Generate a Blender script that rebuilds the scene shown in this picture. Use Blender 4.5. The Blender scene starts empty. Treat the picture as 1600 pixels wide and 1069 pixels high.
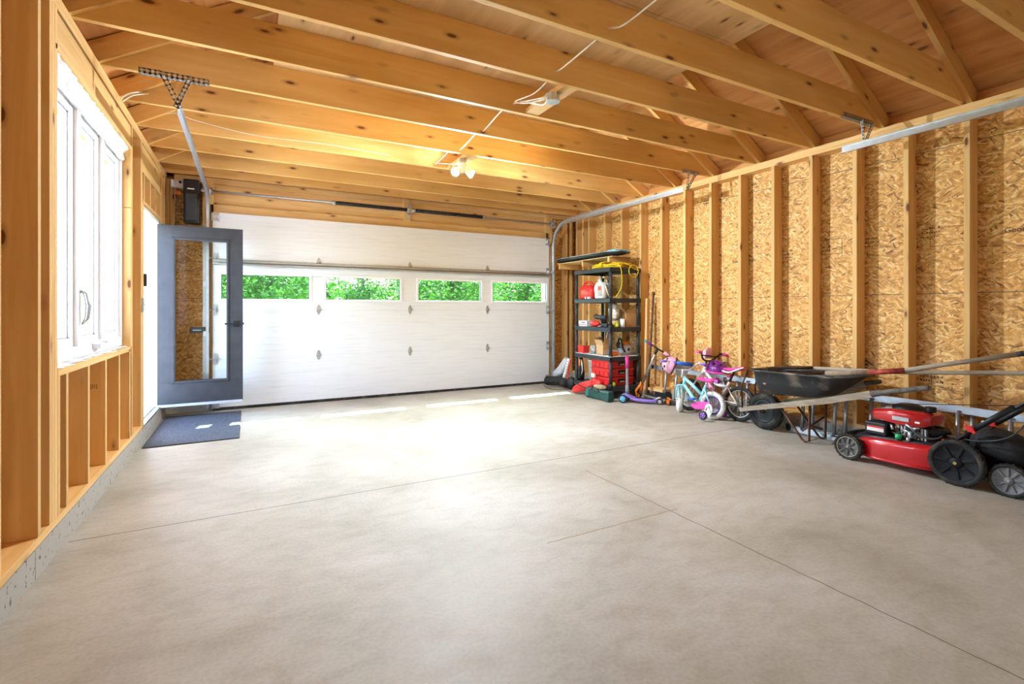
import bpy, math, random
from mathutils import Matrix, Vector, Euler
S = bpy.context.scene
C = S.collection
V = Vector
R = math.radians
# ---------------------------------------------------------------- camera
cam_d = bpy.data.cameras.new('camera'); cam = bpy.data.objects.new('camera', cam_d); C.objects.link(cam)
FPX, VPY, HZ, EYE = 770.0, 388.0, 483.5, 1.245
cam_d.sensor_fit = 'HORIZONTAL'; cam_d.sensor_width = 36.0; cam_d.lens = FPX / 1600 * 36.0
cam_d.shift_x = 0.0; cam_d.shift_y = -(534.5 - HZ) / 1600.0
YAW = math.atan2(800 - VPY, FPX)
cam.location = (0, 0, EYE); cam.rotation_euler = (R(90), 0, -YAW)
cam_d.clip_start = 0.05; cam_d.clip_end = 300
S.camera = cam
# ---------------------------------------------------------------- sky, sun, exposure
w = bpy.data.worlds.new('sky'); S.world = w; w.use_nodes = True
nt = w.node_tree; nt.nodes.clear()
sky = nt.nodes.new('ShaderNodeTexSky'); sky.sky_type = 'NISHITA'; sky.sun_disc = False
sky.sun_elevation = R(57); sky.sun_rotation = R(11); sky.air_density = 1.0; sky.dust_density = 2.0; sky.ozone_density = 1.0
bg = nt.nodes.new('ShaderNodeBackground'); bg.inputs['Strength'].default_value = 0.95
out = nt.nodes.new('ShaderNodeOutputWorld')
nt.links.new(sky.outputs[0], bg.inputs[0]); nt.links.new(bg.outputs[0], out.inputs[0])
sun_d = bpy.data.lights.new('sun', 'SUN'); sun_d.energy = 15.0; sun_d.angle = R(0.53); sun_d.color = (1.0, 0.97, 0.93)
sun = bpy.data.objects.new('sun', sun_d); C.objects.link(sun)
sun.rotation_euler = V((-0.19, -0.97, -1.53)).to_track_quat('-Z', 'Y').to_euler(); sun.location = (3, 15, 22)
S.view_settings.view_transform = 'Standard'; S.view_settings.look = 'None'
S.view_settings.gamma = 1.0; S.view_settings.use_curve_mapping = False
S.view_settings.exposure = 2.08
LAMP_E = 1850.0
S.cycles.max_bounces = 14; S.cycles.diffuse_bounces = 8; S.cycles.glossy_bounces = 5
S.cycles.transmission_bounces = 8; S.cycles.transparent_max_bounces = 12; S.cycles.sample_clamp_indirect = 12.0
S.cycles.use_denoising = True

# ---------------------------------------------------------------- mesh builder
class M:
    def __init__(s, xf=None): s.v = []; s.f = []; s.sm = []; s.mi = []; s.xf = xf; s.cur = 0
    def add(s, vs, fs, smooth=False):
        b = len(s.v)
        for p in vs:
            p = V(p); s.v.append(s.xf @ p if s.xf else p)
        for f in fs: s.f.append([b + i for i in f]); s.sm.append(smooth); s.mi.append(s.cur)
        return s
    def box(s, x0, x1, y0, y1, z0, z1):
        return s.add([(x, y, z) for z in (z0, z1) for y in (y0, y1) for x in (x0, x1)],
                     [(0,2,3,1),(4,5,7,6),(0,1,5,4),(2,6,7,3),(0,4,6,2),(1,3,7,5)])
    def obox(s, c, size, rot=(0,0,0)):
        m = Matrix.Translation(c) @ Euler(rot).to_matrix().to_4x4(); a, b, d = size[0]/2, size[1]/2, size[2]/2
        return s.add([m @ V((x, y, z)) for z in (-d, d) for y in (-b, b) for x in (-a, a)],
                     [(0,2,3,1),(4,5,7,6),(0,1,5,4),(2,6,7,3),(0,4,6,2),(1,3,7,5)])
    def beam(s, p0, p1, w, h, up=(0,0,1), w2=None, h2=None):
        p0, p1 = V(p0), V(p1); d = (p1-p0).normalized(); up = V(up); sd = d.cross(up).normalized(); u = sd.cross(d)
        w2 = w if w2 is None else w2; h2 = h if h2 is None else h2
        vs = []
        for p, a, b in ((p0, w, h), (p1, w2, h2)):
            vs += [p - sd*a/2 - u*b/2, p + sd*a/2 - u*b/2, p + sd*a/2 + u*b/2, p - sd*a/2 + u*b/2]
        return s.add(vs, [(3,2,1,0),(4,5,6,7),(0,1,5,4),(1,2,6,5),(2,3,7,6),(3,0,4,7)])
    def cyl(s, p0, p1, r0, r1=None, n=14, smooth=True, caps=True):
        r1 = r0 if r1 is None else r1
        return s.tube([p0, p1], [r0, r1], n, smooth, caps)
    def tube(s, pts, r, n=10, smooth=True, caps=True, closed=False, flat=1.0):
        pts = [V(p) for p in pts]; k = len(pts)
        rs = r if isinstance(r, (list, tuple)) else [r]*k
        tang = []
        for i in range(k):
            a = pts[(i-1) % k] if (closed or i > 0) else pts[i]; b = pts[(i+1) % k] if (closed or i < k-1) else pts[i]
            tang.append((b-a).normalized())
        ref = V((0,0,1)) if abs(tang[0].z) < 0.9 else V((1,0,0))
        nrm = (ref - tang[0]*ref.dot(tang[0])).normalized(); vs = []
        for i in range(k):
            nrm = (nrm - tang[i]*nrm.dot(tang[i])).normalized(); bn = tang[i].cross(nrm)
            for j in range(n):
                a = 2*math.pi*j/n; vs.append(pts[i] + (nrm*math.cos(a)*flat + bn*math.sin(a))*rs[i])
        fs = []
        for i in range(k if closed else k-1):
            for j in range(n):
                i2 = (i+1) % k; fs.append((i*n+j, i*n+(j+1) % n, i2*n+(j+1) % n, i2*n+j))
        s.add(vs, fs, smooth)
        if caps and not closed:
            b = len(s.v) - k*n
            s.f.append([b+j for j in reversed(range(n))]); s.sm.append(False); s.mi.append(s.cur)
            s.f.append([b+(k-1)*n+j for j in range(n)]); s.sm.append(False); s.mi.append(s.cur)
        return s
    def lathe(s, prof, o, axis=(0,0,1), n=24, smooth=True, close=False, squash=None):
        o = V(o); ax = V(axis).normalized(); ref = V((0,0,1)) if abs(ax.z) < 0.9 else V((1,0,0))
        u = (ref - ax*ref.dot(ax)).normalized(); v = ax.cross(u); vs = []; k = len(prof)
        for r, h in prof:
            for j in range(n):
                a = 2*math.pi*j/n; vs.append(o + ax*h + (u*math.cos(a)+v*math.sin(a))*max(r, 1e-5))
        fs = []
        for i in range(k if close else k-1):
            for j in range(n):
                i2 = (i+1) % k; fs.append((i*n+j, i2*n+j, i2*n+(j+1) % n, i*n+(j+1) % n))
        return s.add(vs, fs, smooth)
    def torus(s, c, axis, Rr, r, n=36, m=10, squash=1.0):
        prof = [(Rr + r*math.cos(2*math.pi*i/m), r*squash*math.sin(2*math.pi*i/m)) for i in range(m)]
        return s.lathe(prof, c, axis, n, True, True)
    def prism(s, poly, o, u, v, w, t):
        o, u, v, w = V(o), V(u), V(v), V(w); n = len(poly)
        a = [o + u*p[0] + v*p[1] - w*t/2 for p in poly]; b = [p + w*t for p in a]
        fs = [tuple(reversed(range(n))), tuple(range(n, 2*n))] + [(i, (i+1) % n, n+(i+1) % n, n+i) for i in range(n)]
        return s.add(a+b, fs)
    def ell(s, c, rx, ry, rz, n=18, m=10, t0=0.0, t1=math.pi, rot=None):
        c = V(c); vs = []; q = Euler(rot).to_matrix() if rot else None
        for i in range(m+1):
            t = t0 + (t1-t0)*i/m
            for j in range(n):
                a = 2*math.pi*j/n; p = V((rx*math.sin(t)*math.cos(a), ry*math.sin(t)*math.sin(a), rz*math.cos(t)))
                vs.append(c + (q @ p if q else p))
        fs = [(i*n+j, (i+1)*n+j, (i+1)*n+(j+1) % n, i*n+(j+1) % n) for i in range(m) for j in range(n)]
        return s.add(vs, fs, True)
    def loft(s, rings, smooth=True, caps=True):
        n = len(rings[0]); vs = [p for r in rings for p in r]; k = len(rings)
        fs = [(i*n+j, i*n+(j+1) % n, (i+1)*n+(j+1) % n, (i+1)*n+j) for i in range(k-1) for j in range(n)]
        s.add(vs, fs, smooth)
        if caps:
            b = len(s.v)-len(vs)
            s.f.append([b+j for j in reversed(range(n))]); s.sm.append(False); s.mi.append(s.cur)
            s.f.append([b+(k-1)*n+j for j in range(n)]); s.sm.append(False); s.mi.append(s.cur)
        return s

def wloc(o):
    l = V((0,0,0))
    while o: l = l + o.location; o = o.parent
    return l
def obj(name, m, mat, parent=None, bev=0, loc=None, seg=2, sub=0, angle=35):
    """link builder m as one mesh object; m is in world metres; loc sets the origin"""
    me = bpy.data.meshes.new(name); o = bpy.data.objects.new(name, me); C.objects.link(o)
    if parent: o.parent = parent
    base = wloc(parent) if parent else V((0,0,0))
    if loc is not None: o.location = V(loc) - base; base = V(loc)
    me.from_pydata([p - base for p in m.v], [], m.f)
    for mm in (mat if isinstance(mat, (list, tuple)) else [mat]): me.materials.append(mm)
    me.polygons.foreach_set('use_smooth', m.sm); me.polygons.foreach_set('material_index', m.mi)
    me.update()
    import bmesh
    b = bmesh.new(); b.from_mesh(me); bmesh.ops.recalc_face_normals(b, faces=b.faces); b.to_mesh(me); b.free()
    if bev:
        d = o.modifiers.new('bevel', 'BEVEL'); d.width = bev; d.segments = seg; d.limit_method = 'ANGLE'; d.angle_limit = R(angle)
    if sub:
        d = o.modifiers.new('sub', 'SUBSURF'); d.levels = sub; d.render_levels = sub
    return o
def tag(o, label, cat, group=None):
    o['label'] = label; o['category'] = cat
    if group: o['group'] = group
    return o
def thing(name, label, cat, loc, group=None):
    o = bpy.data.objects.new(name, None); C.objects.link(o); o.location = loc; o.empty_display_size = 0.1
    return tag(o, label, cat, group)
def struct(name, label=None, cat=None, m=None, mat=None, loc=(0,0,0), bev=0):
    if m is None:
        o = bpy.data.objects.new(name, None); C.objects.link(o); o.location = loc
    else: o = obj(name, m, mat, loc=loc, bev=bev)
    o['kind'] = 'structure'
    if label: o['label'] = label
    if cat: o['category'] = cat
    return o
def arc(c, u, v, r, a0, a1, n):
    c, u, v = V(c), V(u), V(v)
    return [c + (u*math.cos(a0+(a1-a0)*i/n) + v*math.sin(a0+(a1-a0)*i/n))*r for i in range(n+1)]
def smoothpts(pts, k=6):
    pts = [V(p) for p in pts]; q = [pts[0]] + pts + [pts[-1]]; o = []
    for i in range(1, len(q)-2):
        a, b, c, d = q[i-1:i+3]
        for j in range(k):
            t = j/k; o.append(0.5*((2*b)+(c-a)*t+(2*a-5*b+4*c-d)*t*t+(3*b-a-3*c+d)*t**3))
    return o + [pts[-1]]

# ---------------------------------------------------------------- materials
def newmat(name):
    m = bpy.data.materials.new(name); m.use_nodes = True; t = m.node_tree; t.nodes.clear()
    o = t.nodes.new('ShaderNodeOutputMaterial'); b = t.nodes.new('ShaderNodeBsdfPrincipled')
    t.links.new(b.outputs[0], o.inputs[0])
    def N(ty, **kw):
        n = t.nodes.new('ShaderNode'+ty)
        for k, v in kw.items():
            if k.startswith('i_'): n.inputs[k[2:].replace('_', ' ')].default_value = v
            else: setattr(n, k, v)
        return n
    return m, t, b, N, t.links.new
def ramp(N, stops):
    r = N('ValToRGB'); e = r.color_ramp.elements
    while len(e) > 1: e.remove(e[-1])
    e[0].position = stops[0][0]; e[0].color = (*stops[0][1], 1)
    for p, c in stops[1:]:
        k = e.new(p); k.color = (*c, 1)
    return r
def pbr(name, col, rough=0.5, metal=0.0, var=0.12, scale=6.0, bump=0.0, dirt=None, dirt_amt=0.4, spec=0.36, clear=0.0, emit=None):
    m, t, b, N, L = newmat(name)
    tc = N('TexCoord'); nz = N('TexNoise'); nz.inputs['Scale'].default_value = scale; nz.inputs['Detail'].default_value = 5
    L(tc.outputs['Object'], nz.inputs['Vector'])
    c2 = dirt if dirt else tuple(max(0, c*(1-var*2)) for c in col)
    r = ramp(N, [(0.35 if not dirt else min(0.66, 0.5-dirt_amt*0.3), tuple(min(1, c*(1+var)) for c in col) if not dirt else col), (0.72, c2)])
    L(nz.outputs['Fac'], r.inputs[0]); L(r.outputs[0], b.inputs['Base Color'])
    b.inputs['Roughness'].default_value = rough; b.inputs['Metallic'].default_value = metal
    if spec is not None: b.inputs['Specular IOR Level'].default_value = spec
    if clear: b.inputs['Coat Weight'].default_value = clear; b.inputs['Coat Roughness'].default_value = 0.08
    if bump:
        bp = N('Bump'); bp.inputs['Strength'].default_value = bump; bp.inputs['Distance'].default_value = 0.004
        n2 = N('TexNoise'); n2.inputs['Scale'].default_value = scale*8; n2.inputs['Detail'].default_value = 4
        L(tc.outputs['Object'], n2.inputs['Vector']); L(n2.outputs['Fac'], bp.inputs['Height']); L(bp.outputs[0], b.inputs['Normal'])
    if emit: b.inputs['Emission Color'].default_value = (*emit[0], 1); b.inputs['Emission Strength'].default_value = emit[1]
    return m
def wood(name, light, dark, axis, knot=(0.17,0.06,0.02), along=1.0, across=18.0, knots=0.13, rough=0.6, contrast=0.5, var=0.10, stamps=False):
    m, t, b, N, L = newmat(name)
    tc = N('TexCoord'); oi = N('ObjectInfo'); ad = N('VectorMath', operation='ADD'); mu = N('VectorMath', operation='SCALE')
    cx = N('CombineXYZ'); L(oi.outputs['Random'], cx.inputs[0]); L(oi.outputs['Random'], cx.inputs[1]); L(oi.outputs['Random'], cx.inputs[2])
    L(cx.outputs[0], mu.inputs[0]); mu.inputs['Scale'].default_value = 37.0
    L(tc.outputs['Object'], ad.inputs[0]); L(mu.outputs[0], ad.inputs[1])
    def mp(a, c):
        k = N('Mapping'); sc = [c, c, c]; sc[axis] = a; k.inputs['Scale'].default_value = sc; L(ad.outputs[0], k.inputs['Vector']); return k
    n1 = N('TexNoise'); n1.inputs['Scale'].default_value = 1; n1.inputs['Detail'].default_value = 5; n1.inputs['Distortion'].default_value = 0.8
    L(mp(along, across).outputs[0], n1.inputs['Vector'])
    n2 = N('TexNoise'); n2.inputs['Scale'].default_value = 1; n2.inputs['Detail'].default_value = 3
    L(mp(along*0.8, across*0.25).outputs[0], n2.inputs['Vector'])
    mid = tuple((x+y)/2 for x, y in zip(light, dark))
    r1 = ramp(N, [(0.5-contrast*0.5, dark), (0.5, mid), (0.5+contrast*0.4, light)]); L(n1.outputs['Fac'], r1.inputs[0])
    r2 = ramp(N, [(0.3, (0.80,0.74,0.66)), (0.6, (1,1,1))]); L(n2.outputs['Fac'], r2.inputs[0])
    mx = N('MixRGB', blend_type='MULTIPLY'); mx.inputs[0].default_value = 0.8; L(r1.outputs[0], mx.inputs[1]); L(r2.outputs[0], mx.inputs[2])
    vo = N('TexVoronoi'); vo.inputs['Scale'].default_value = 1.0; vo.inputs['Randomness'].default_value = 1.0
    L(mp(2.9, 8.5).outputs[0], vo.inputs['Vector'])
    rk = ramp(N, [(knots*0.6, (1,1,1)), (knots*0.9, (0.35,0.35,0.35)), (knots*1.7, (0,0,0))]); L(vo.outputs['Distance'], rk.inputs[0])
    mk = N('MixRGB', blend_type='MIX'); L(rk.outputs[0], mk.inputs[0]); L(mx.outputs[0], mk.inputs[1]); mk.inputs[2].default_value = (*knot, 1)
    hs = N('HueSaturation'); mr = N('MapRange'); mr.inputs[3].default_value = 1-var; mr.inputs[4].default_value = 1+var
    L(oi.outputs['Random'], mr.inputs[0]); L(mr.outputs[0], hs.inputs['Value']); L(mk.outputs[0], hs.inputs['Color'])
    L(hs.outputs[0], b.inputs['Base Color']); b.inputs['Roughness'].default_value = rough; b.inputs['Specular IOR Level'].default_value = 0.3
    bp = N('Bump'); bp.inputs['Strength'].default_value = 0.15; bp.inputs['Distance'].default_value = 0.002
    L(n1.outputs['Fac'], bp.inputs['Height']); L(bp.outputs[0], b.inputs['Normal'])
    return m
def osb(name, gain=1.0, seams=(1.38, 2.60)):
    m, t, b, N, L = newmat(name)
    tc = N('TexCoord'); sp = N('SeparateXYZ'); L(tc.outputs['Object'], sp.inputs[0])
    ad = N('Math', operation='ADD'); L(sp.outputs[0], ad.inputs[0]); L(sp.outputs[1], ad.inputs[1])
    cb = N('CombineXYZ'); L(ad.outputs[0], cb.inputs[0]); L(sp.outputs[2], cb.inputs[1])
    wn = N('TexNoise'); wn.inputs['Scale'].default_value = 9; wn.inputs['Detail'].default_value = 2; L(cb.outputs[0], wn.inputs['Vector'])
    ws = N('VectorMath', operation='SCALE'); ws.inputs['Scale'].default_value = 0.05; L(wn.outputs['Color'], ws.inputs[0])
    wa = N('VectorMath', operation='ADD'); L(cb.outputs[0], wa.inputs[0]); L(ws.outputs[0], wa.inputs[1])
    cols = []
    for ang, lx, ly in ((-28, 15, 78), (12, 13, 66), (52, 17, 74)):
        k = N('Mapping', vector_type='TEXTURE'); k.inputs['Rotation'].default_value = (0, 0, R(ang)); k.inputs['Scale'].default_value = (1/lx, 1/ly, 1)
        k.inputs['Location'].default_value = (ang*0.1, ang*0.07, 0)
        L(wa.outputs[0], k.inputs['Vector']); v = N('TexVoronoi', voronoi_dimensions='2D'); v.inputs['Scale'].default_value = 1
        L(k.outputs[0], v.inputs['Vector']); s2 = N('SeparateColor'); L(v.outputs['Color'], s2.inputs[0]); cols.append((s2, v))
    sel = N('TexVoronoi', voronoi_dimensions='2D'); sel.inputs['Scale'].default_value = 30; L(wa.outputs[0], sel.inputs['Vector'])
    ss = N('SeparateColor'); L(sel.outputs['Color'], ss.inputs[0])
    g1 = N('Math', operation='GREATER_THAN'); g1.inputs[1].default_value = 0.36; L(ss.outputs[0], g1.inputs[0])
    g2 = N('Math', operation='GREATER_THAN'); g2.inputs[1].default_value = 0.74; L(ss.outputs[0], g2.inputs[0])
    m1 = N('Mix'); L(g1.outputs[0], m1.inputs[0]); L(cols[0][0].outputs[0], m1.inputs[2]); L(cols[1][0].outputs[0], m1.inputs[3])
    m2 = N('Mix'); L(g2.outputs[0], m2.inputs[0]); L(m1.outputs[0], m2.inputs[2]); L(cols[2][0].outputs[0], m2.inputs[3])
    g = gain
    r = ramp(N, [(0.0, (0.26*g,0.115*g,0.035*g)), (0.08, (0.50*g,0.26*g,0.075*g)), (0.4, (0.68*g,0.365*g,0.105*g)), (0.75, (0.79*g,0.47*g,0.16*g)), (1.0, (0.88*g,0.66*g,0.32*g))])
    L(m2.outputs[0], r.inputs[0])
    fn = N('TexNoise'); fn.inputs['Scale'].default_value = 30; fn.inputs['Detail'].default_value = 6; L(cb.outputs[0], fn.inputs['Vector'])
    rf = ramp(N, [(0.35, (0.62,0.56,0.5)), (0.58, (1,1,1))]); L(fn.outputs['Fac'], rf.inputs[0])
    mm = N('MixRGB', blend_type='MULTIPLY'); mm.inputs[0].default_value = 0.75; L(r.outputs[0], mm.inputs[1]); L(rf.outputs[0], mm.inputs[2])
    prev = mm.outputs[0]
    for sz in seams:
        d = N('Math', operation='SUBTRACT'); d.inputs[1].default_value = sz; L(sp.outputs[2], d.inputs[0])
        a = N('Math', operation='ABSOLUTE'); L(d.outputs[0], a.inputs[0]); lt = N('Math', operation='LESS_THAN'); lt.inputs[1].default_value = 0.0028; L(a.outputs[0], lt.inputs[0])
        q = N('MixRGB'); L(lt.outputs[0], q.inputs[0]); L(prev, q.inputs[1]); q.inputs[2].default_value = (0.10,0.085,0.07,1); prev = q.outputs[0]
    L(prev, b.inputs['Base Color']); b.inputs['Roughness'].default_value = 0.62; b.inputs['Specular IOR Level'].default_value = 0.35
    bp = N('Bump'); bp.inputs['Strength'].default_value = 0.3; bp.inputs['Distance'].default_value = 0.002; L(m2.outputs[0], bp.inputs['Height']); L(bp.outputs[0], b.inputs['Normal'])
    return m
def concrete_floor():
    m, t, b, N, L = newmat('troweled concrete')
    tc = N('TexCoord'); sp = N('SeparateXYZ'); L(tc.outputs['Object'], sp.inputs[0])
    def noise(sc, det, mapsc=None, rot=0, dist=0.0):
        n = N('TexNoise'); n.inputs['Scale'].default_value = sc; n.inputs['Detail'].default_value = det; n.inputs['Distortion'].default_value = dist
        if mapsc:
            k = N('Mapping'); k.inputs['Scale'].default_value = mapsc; k.inputs['Rotation'].default_value = (0, 0, rot); L(tc.outputs['Object'], k.inputs['Vector']); L(k.outputs[0], n.inputs['Vector'])
        else: L(tc.outputs['Object'], n.inputs['Vector'])
        return n
    a = noise(1.1, 6, dist=0.6); c = noise(6.5, 9, (1, 1.7, 1), 0.5, 0.5); f = noise(60, 4)
    r = ramp(N, [(0.30, (0.36,0.325,0.262)), (0.5, (0.445,0.412,0.345)), (0.70, (0.51,0.485,0.43))]); L(a.outputs['Fac'], r.inputs[0])
    r2 = ramp(N, [(0.30, (0.82,0.79,0.75)), (0.58, (1.0,1.0,1.0))]); L(c.outputs['Fac'], r2.inputs[0])
    mm = N('MixRGB', blend_type='MULTIPLY'); mm.inputs[0].default_value = 0.75; L(r.outputs[0], mm.inputs[1]); L(r2.outputs[0], mm.inputs[2])
    r3 = ramp(N, [(0.35, (0.88,0.87,0.86)), (0.6, (1,1,1))]); L(f.outputs['Fac'], r3.inputs[0])
    m3 = N('MixRGB', blend_type='MULTIPLY'); m3.inputs[0].default_value = 0.8; L(mm.outputs[0], m3.inputs[1]); L(r3.outputs[0], m3.inputs[2])
    # stains
    s = noise(2.3, 3, dist=1.5); rs = ramp(N, [(0.66, (0,0,0)), (0.74, (0.35,0.35,0.35))]); L(s.outputs['Fac'], rs.inputs[0])
    m4 = N('MixRGB'); L(rs.outputs[0], m4.inputs[0]); L(m3.outputs[0], m4.inputs[1]); m4.inputs[2].default_value = (0.30,0.24,0.17,1)
    prev = m4.outputs[0]
    wob = noise(9, 3)
    def line(ax, val, lo, hi, w, col, wv=0.012):
        nonlocal prev
        o = 1-ax; q = N('Math', operation='MULTIPLY_ADD'); L(wob.outputs['Fac'], q.inputs[0]); q.inputs[1].default_value = wv; L(sp.outputs[ax], q.inputs[2])
        d = N('Math', operation='SUBTRACT'); L(q.outputs[0], d.inputs[0]); d.inputs[1].default_value = val + wv*0.5
        ab = N('Math', operation='ABSOLUTE'); L(d.outputs[0], ab.inputs[0]); lt = N('Math', operation='LESS_THAN'); L(ab.outputs[0], lt.inputs[0]); lt.inputs[1].default_value = w
        g = N('Math', operation='GREATER_THAN'); L(sp.outputs[o], g.inputs[0]); g.inputs[1].default_value = lo
        g2 = N('Math', operation='LESS_THAN'); L(sp.outputs[o], g2.inputs[0]); g2.inputs[1].default_value = hi
        x = N('Math', operation='MULTIPLY'); L(lt.outputs[0], x.inputs[0]); L(g.outputs[0], x.inputs[1])
        y = N('Math', operation='MULTIPLY'); L(x.outputs[0], y.inputs[0]); L(g2.outputs[0], y.inputs[1])
        q2 = N('MixRGB'); L(y.outputs[0], q2.inputs[0]); L(prev, q2.inputs[1]); q2.inputs[2].default_value = (*col, 1); prev = q2.outputs[0]
    line(1, 3.445, -0.85, 5.2, 0.0035, (0.07,0.06,0.05), 0.004)
    line(0, 2.30, -0.6, 3.10, 0.0035, (0.16,0.12,0.08), 0.02)
    line(1, 2.225, 1.40, 2.36, 0.0035, (0.28,0.17,0.08), 0.02)
    L(prev, b.inputs['Base Color'])
    rr = ramp(N, [(0.3, (0.50,)*3), (0.7, (0.60,)*3)]); L(c.outputs['Fac'], rr.inputs[0]); L(rr.outputs[0], b.inputs['Roughness']); b.inputs['Specular IOR Level'].default_value = 0.4
    bp = N('Bump'); bp.inputs['Strength'].default_value = 0.08; bp.inputs['Distance'].default_value = 0.003; L(c.outputs['Fac'], bp.inputs['Height']); L(bp.outputs[0], b.inputs['Normal'])
    return m
def glass(name, tint=(0.97,0.99,0.98)):
    m, t, b, N, L = newmat(name); t.nodes.remove(b)
    o = [n for n in t.nodes if n.type == 'OUTPUT_MATERIAL'][0]
    tr = N('BsdfTransparent'); tr.inputs[0].default_value = (*tint, 1); gl = N('BsdfGlossy'); gl.inputs['Roughness'].default_value = 0.02
    fr = N('Fresnel'); fr.inputs[0].default_value = 1.45; mx = N('MixShader'); ge = N('NewGeometry')
    iv = N('Math', operation='SUBTRACT'); iv.inputs[0].default_value = 1.0; L(ge.outputs['Backfacing'], iv.inputs[1])
    ml = N('Math', operation='MULTIPLY'); L(iv.outputs[0], ml.inputs[0]); L(fr.outputs[0], ml.inputs[1]); L(ml.outputs[0], mx.inputs[0]); L(tr.outputs[0], mx.inputs[1]); L(gl.outputs[0], mx.inputs[2]); L(mx.outputs[0], o.inputs[0])
    return m
PL, PD = (0.80,0.535,0.235), (0.66,0.385,0.13)
mWx = wood('pine lumber along x', PL, PD, 0); mWy = wood('pine lumber along y', PL, PD, 1); mWz = wood('pine lumber upright', PL, PD, 2)
mJ = wood('spruce joist', (0.79,0.51,0.19), (0.68,0.385,0.105), 0, knots=0.13, across=12)
mPly = wood('pale plywood', (0.78,0.55,0.28), (0.60,0.385,0.17), 1, knots=0.12, along=1.2, across=9, var=0.05)
mRoof = wood('reddish plywood', (0.76,0.41,0.15), (0.54,0.235,0.065), 1, knots=0.16, along=1.0, across=10, var=0.08)
mOld = wood('weathered wood y', (0.42,0.35,0.27), (0.22,0.17,0.12), 1, knots=0.08, rough=0.85, across=26)
mOldz = wood('weathered wood', (0.42,0.33,0.24), (0.24,0.18,0.12), 2, knots=0.05, rough=0.8, across=30)
mOSB = osb('oriented strand board')
mConc = concrete_floor()
mCurb = pbr('rough concrete', (0.42,0.40,0.36), 0.9, 0, 0.1, 30, 0.6, dirt=(0.08,0.065,0.05), dirt_amt=-0.32)
mWhite = pbr('white painted steel', (0.76,0.77,0.79), 0.42, 0, 0.02, 5)
mVinyl = pbr('white vinyl', (0.82,0.82,0.84), 0.35, 0, 0.02)
mGlass = glass('clear glass'); mGlassG = glass('door window glass', (0.80,0.93,0.84))
mGrey = pbr('charcoal grey door paint', (0.040,0.042,0.050), 0.45, 0, 0.1, 9)
mGalv = pbr('galvanised steel', (0.60,0.63,0.67), 0.34, 0.85, 0.04, 18)
mGalvD = pbr('dull steel', (0.46,0.455,0.44), 0.45, 0.7, 0.06, 22)
mAlu = pbr('aluminium', (0.44,0.46,0.49), 0.38, 0.85, 0.08, 12)
mBlack = pbr('black plastic', (0.014,0.014,0.016), 0.45, 0, 0.2, 8)
mDark = pbr('dark grey plastic', (0.032,0.036,0.040), 0.5, 0, 0.15, 8)
mRub = pbr('black rubber', (0.018,0.017,0.016), 0.8, 0, 0.2, 12, dirt=(0.075,0.062,0.05), dirt_amt=0.0)
mRed = pbr('red plastic', (0.68,0.03,0.025), 0.35, 0, 0.08, 6)
mRedP = pbr('glossy red paint', (0.50,0.012,0.016), 0.22, 0.1, 0.08, 5, clear=0.6)
mWhP = pbr('white plastic', (0.78,0.78,0.76), 0.4, 0, 0.05)
mPink = pbr('hot pink plastic', (0.80,0.07,0.36), 0.35, 0, 0.06); mPinkL = pbr('pale pink plastic', (0.82,0.40,0.55), 0.35, 0, 0.06)
mPur = pbr('purple plastic', (0.28,0.18,0.62), 0.4, 0, 0.08); mPurD = pbr('deep violet gloss', (0.20,0.02,0.24), 0.15, 0.1, 0.25, 20, clear=0.7)
mTeal = pbr('pale turquoise paint', (0.33,0.72,0.78), 0.28, 0, 0.04, clear=0.5)
mBlue = pbr('bright blue plastic', (0.03,0.14,0.58), 0.4, 0, 0.08); mSky = pbr('sky blue plastic', (0.16,0.52,0.80), 0.35, 0, 0.05)
mOr = pbr('orange plastic', (0.88,0.22,0.015), 0.4, 0, 0.06); mYel = pbr('yellow cord', (0.85,0.62,0.02), 0.45, 0, 0.08, 30)
mLime = pbr('lime fabric', (0.55,0.72,0.03), 0.8, 0, 0.1, 30); mCard = pbr('cardboard', (0.52,0.32,0.15), 0.85, 0, 0.08, 9)
mGreenD = pbr('dark green plastic', (0.022,0.075,0.062), 0.42, 0, 0.2, 8); mGreen = pbr('bright green plastic', (0.02,0.42,0.14), 0.4)
mBarrow = pbr('dusty black polyethylene', (0.030,0.030,0.032), 0.55, 0, 0.2, 5, 0.3, dirt=(0.23,0.19,0.15), dirt_amt=-0.15)
mRust = pbr('rusty brown steel', (0.13,0.06,0.035), 0.7, 0.3, 0.3, 18, 0.2)
mDirt = pbr('dried mortar and dirt', (0.33,0.29,0.24), 0.95, 0, 0.25, 14, 0.6)
mGreyP = pbr('light grey plastic', (0.46,0.47,0.49), 0.45, 0, 0.08)
mTyreW = pbr('dirty white tyre rubber', (0.70,0.68,0.63), 0.75, 0, 0.1, 20, dirt=(0.38,0.34,0.28), dirt_amt=0.0)
mChrome = pbr('chrome', (0.75,0.75,0.76), 0.15, 1.0, 0.05)
mWhBike = pbr('pearl white paint', (0.82,0.80,0.78), 0.25, 0.0, 0.03, clear=0.5)
mInk = pbr('faded black ink', (0.13,0.075,0.035), 0.8)
mMat = pbr('dark blue grey carpet', (0.075,0.085,0.11), 0.95, 0, 0.25, 60, 0.8)
mWire = pbr('white cable', (0.82,0.74,0.62), 0.5); mBrass = pbr('brass', (0.7,0.5,0.2), 0.3, 0.9)
mFoil = pbr('white house wrap film', (0.80,0.82,0.85), 0.35, 0, 0.12, 10, 0.4); mClear = glass('clear plastic', (0.80,0.82,0.84))
# ================================================================ SHELL
XL, XR, YF, YB = -0.865, 5.0, 7.10, -0.55        # stud faces
TL, PT = 0.14, 2.87                                # wall depth, plate top
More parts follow.
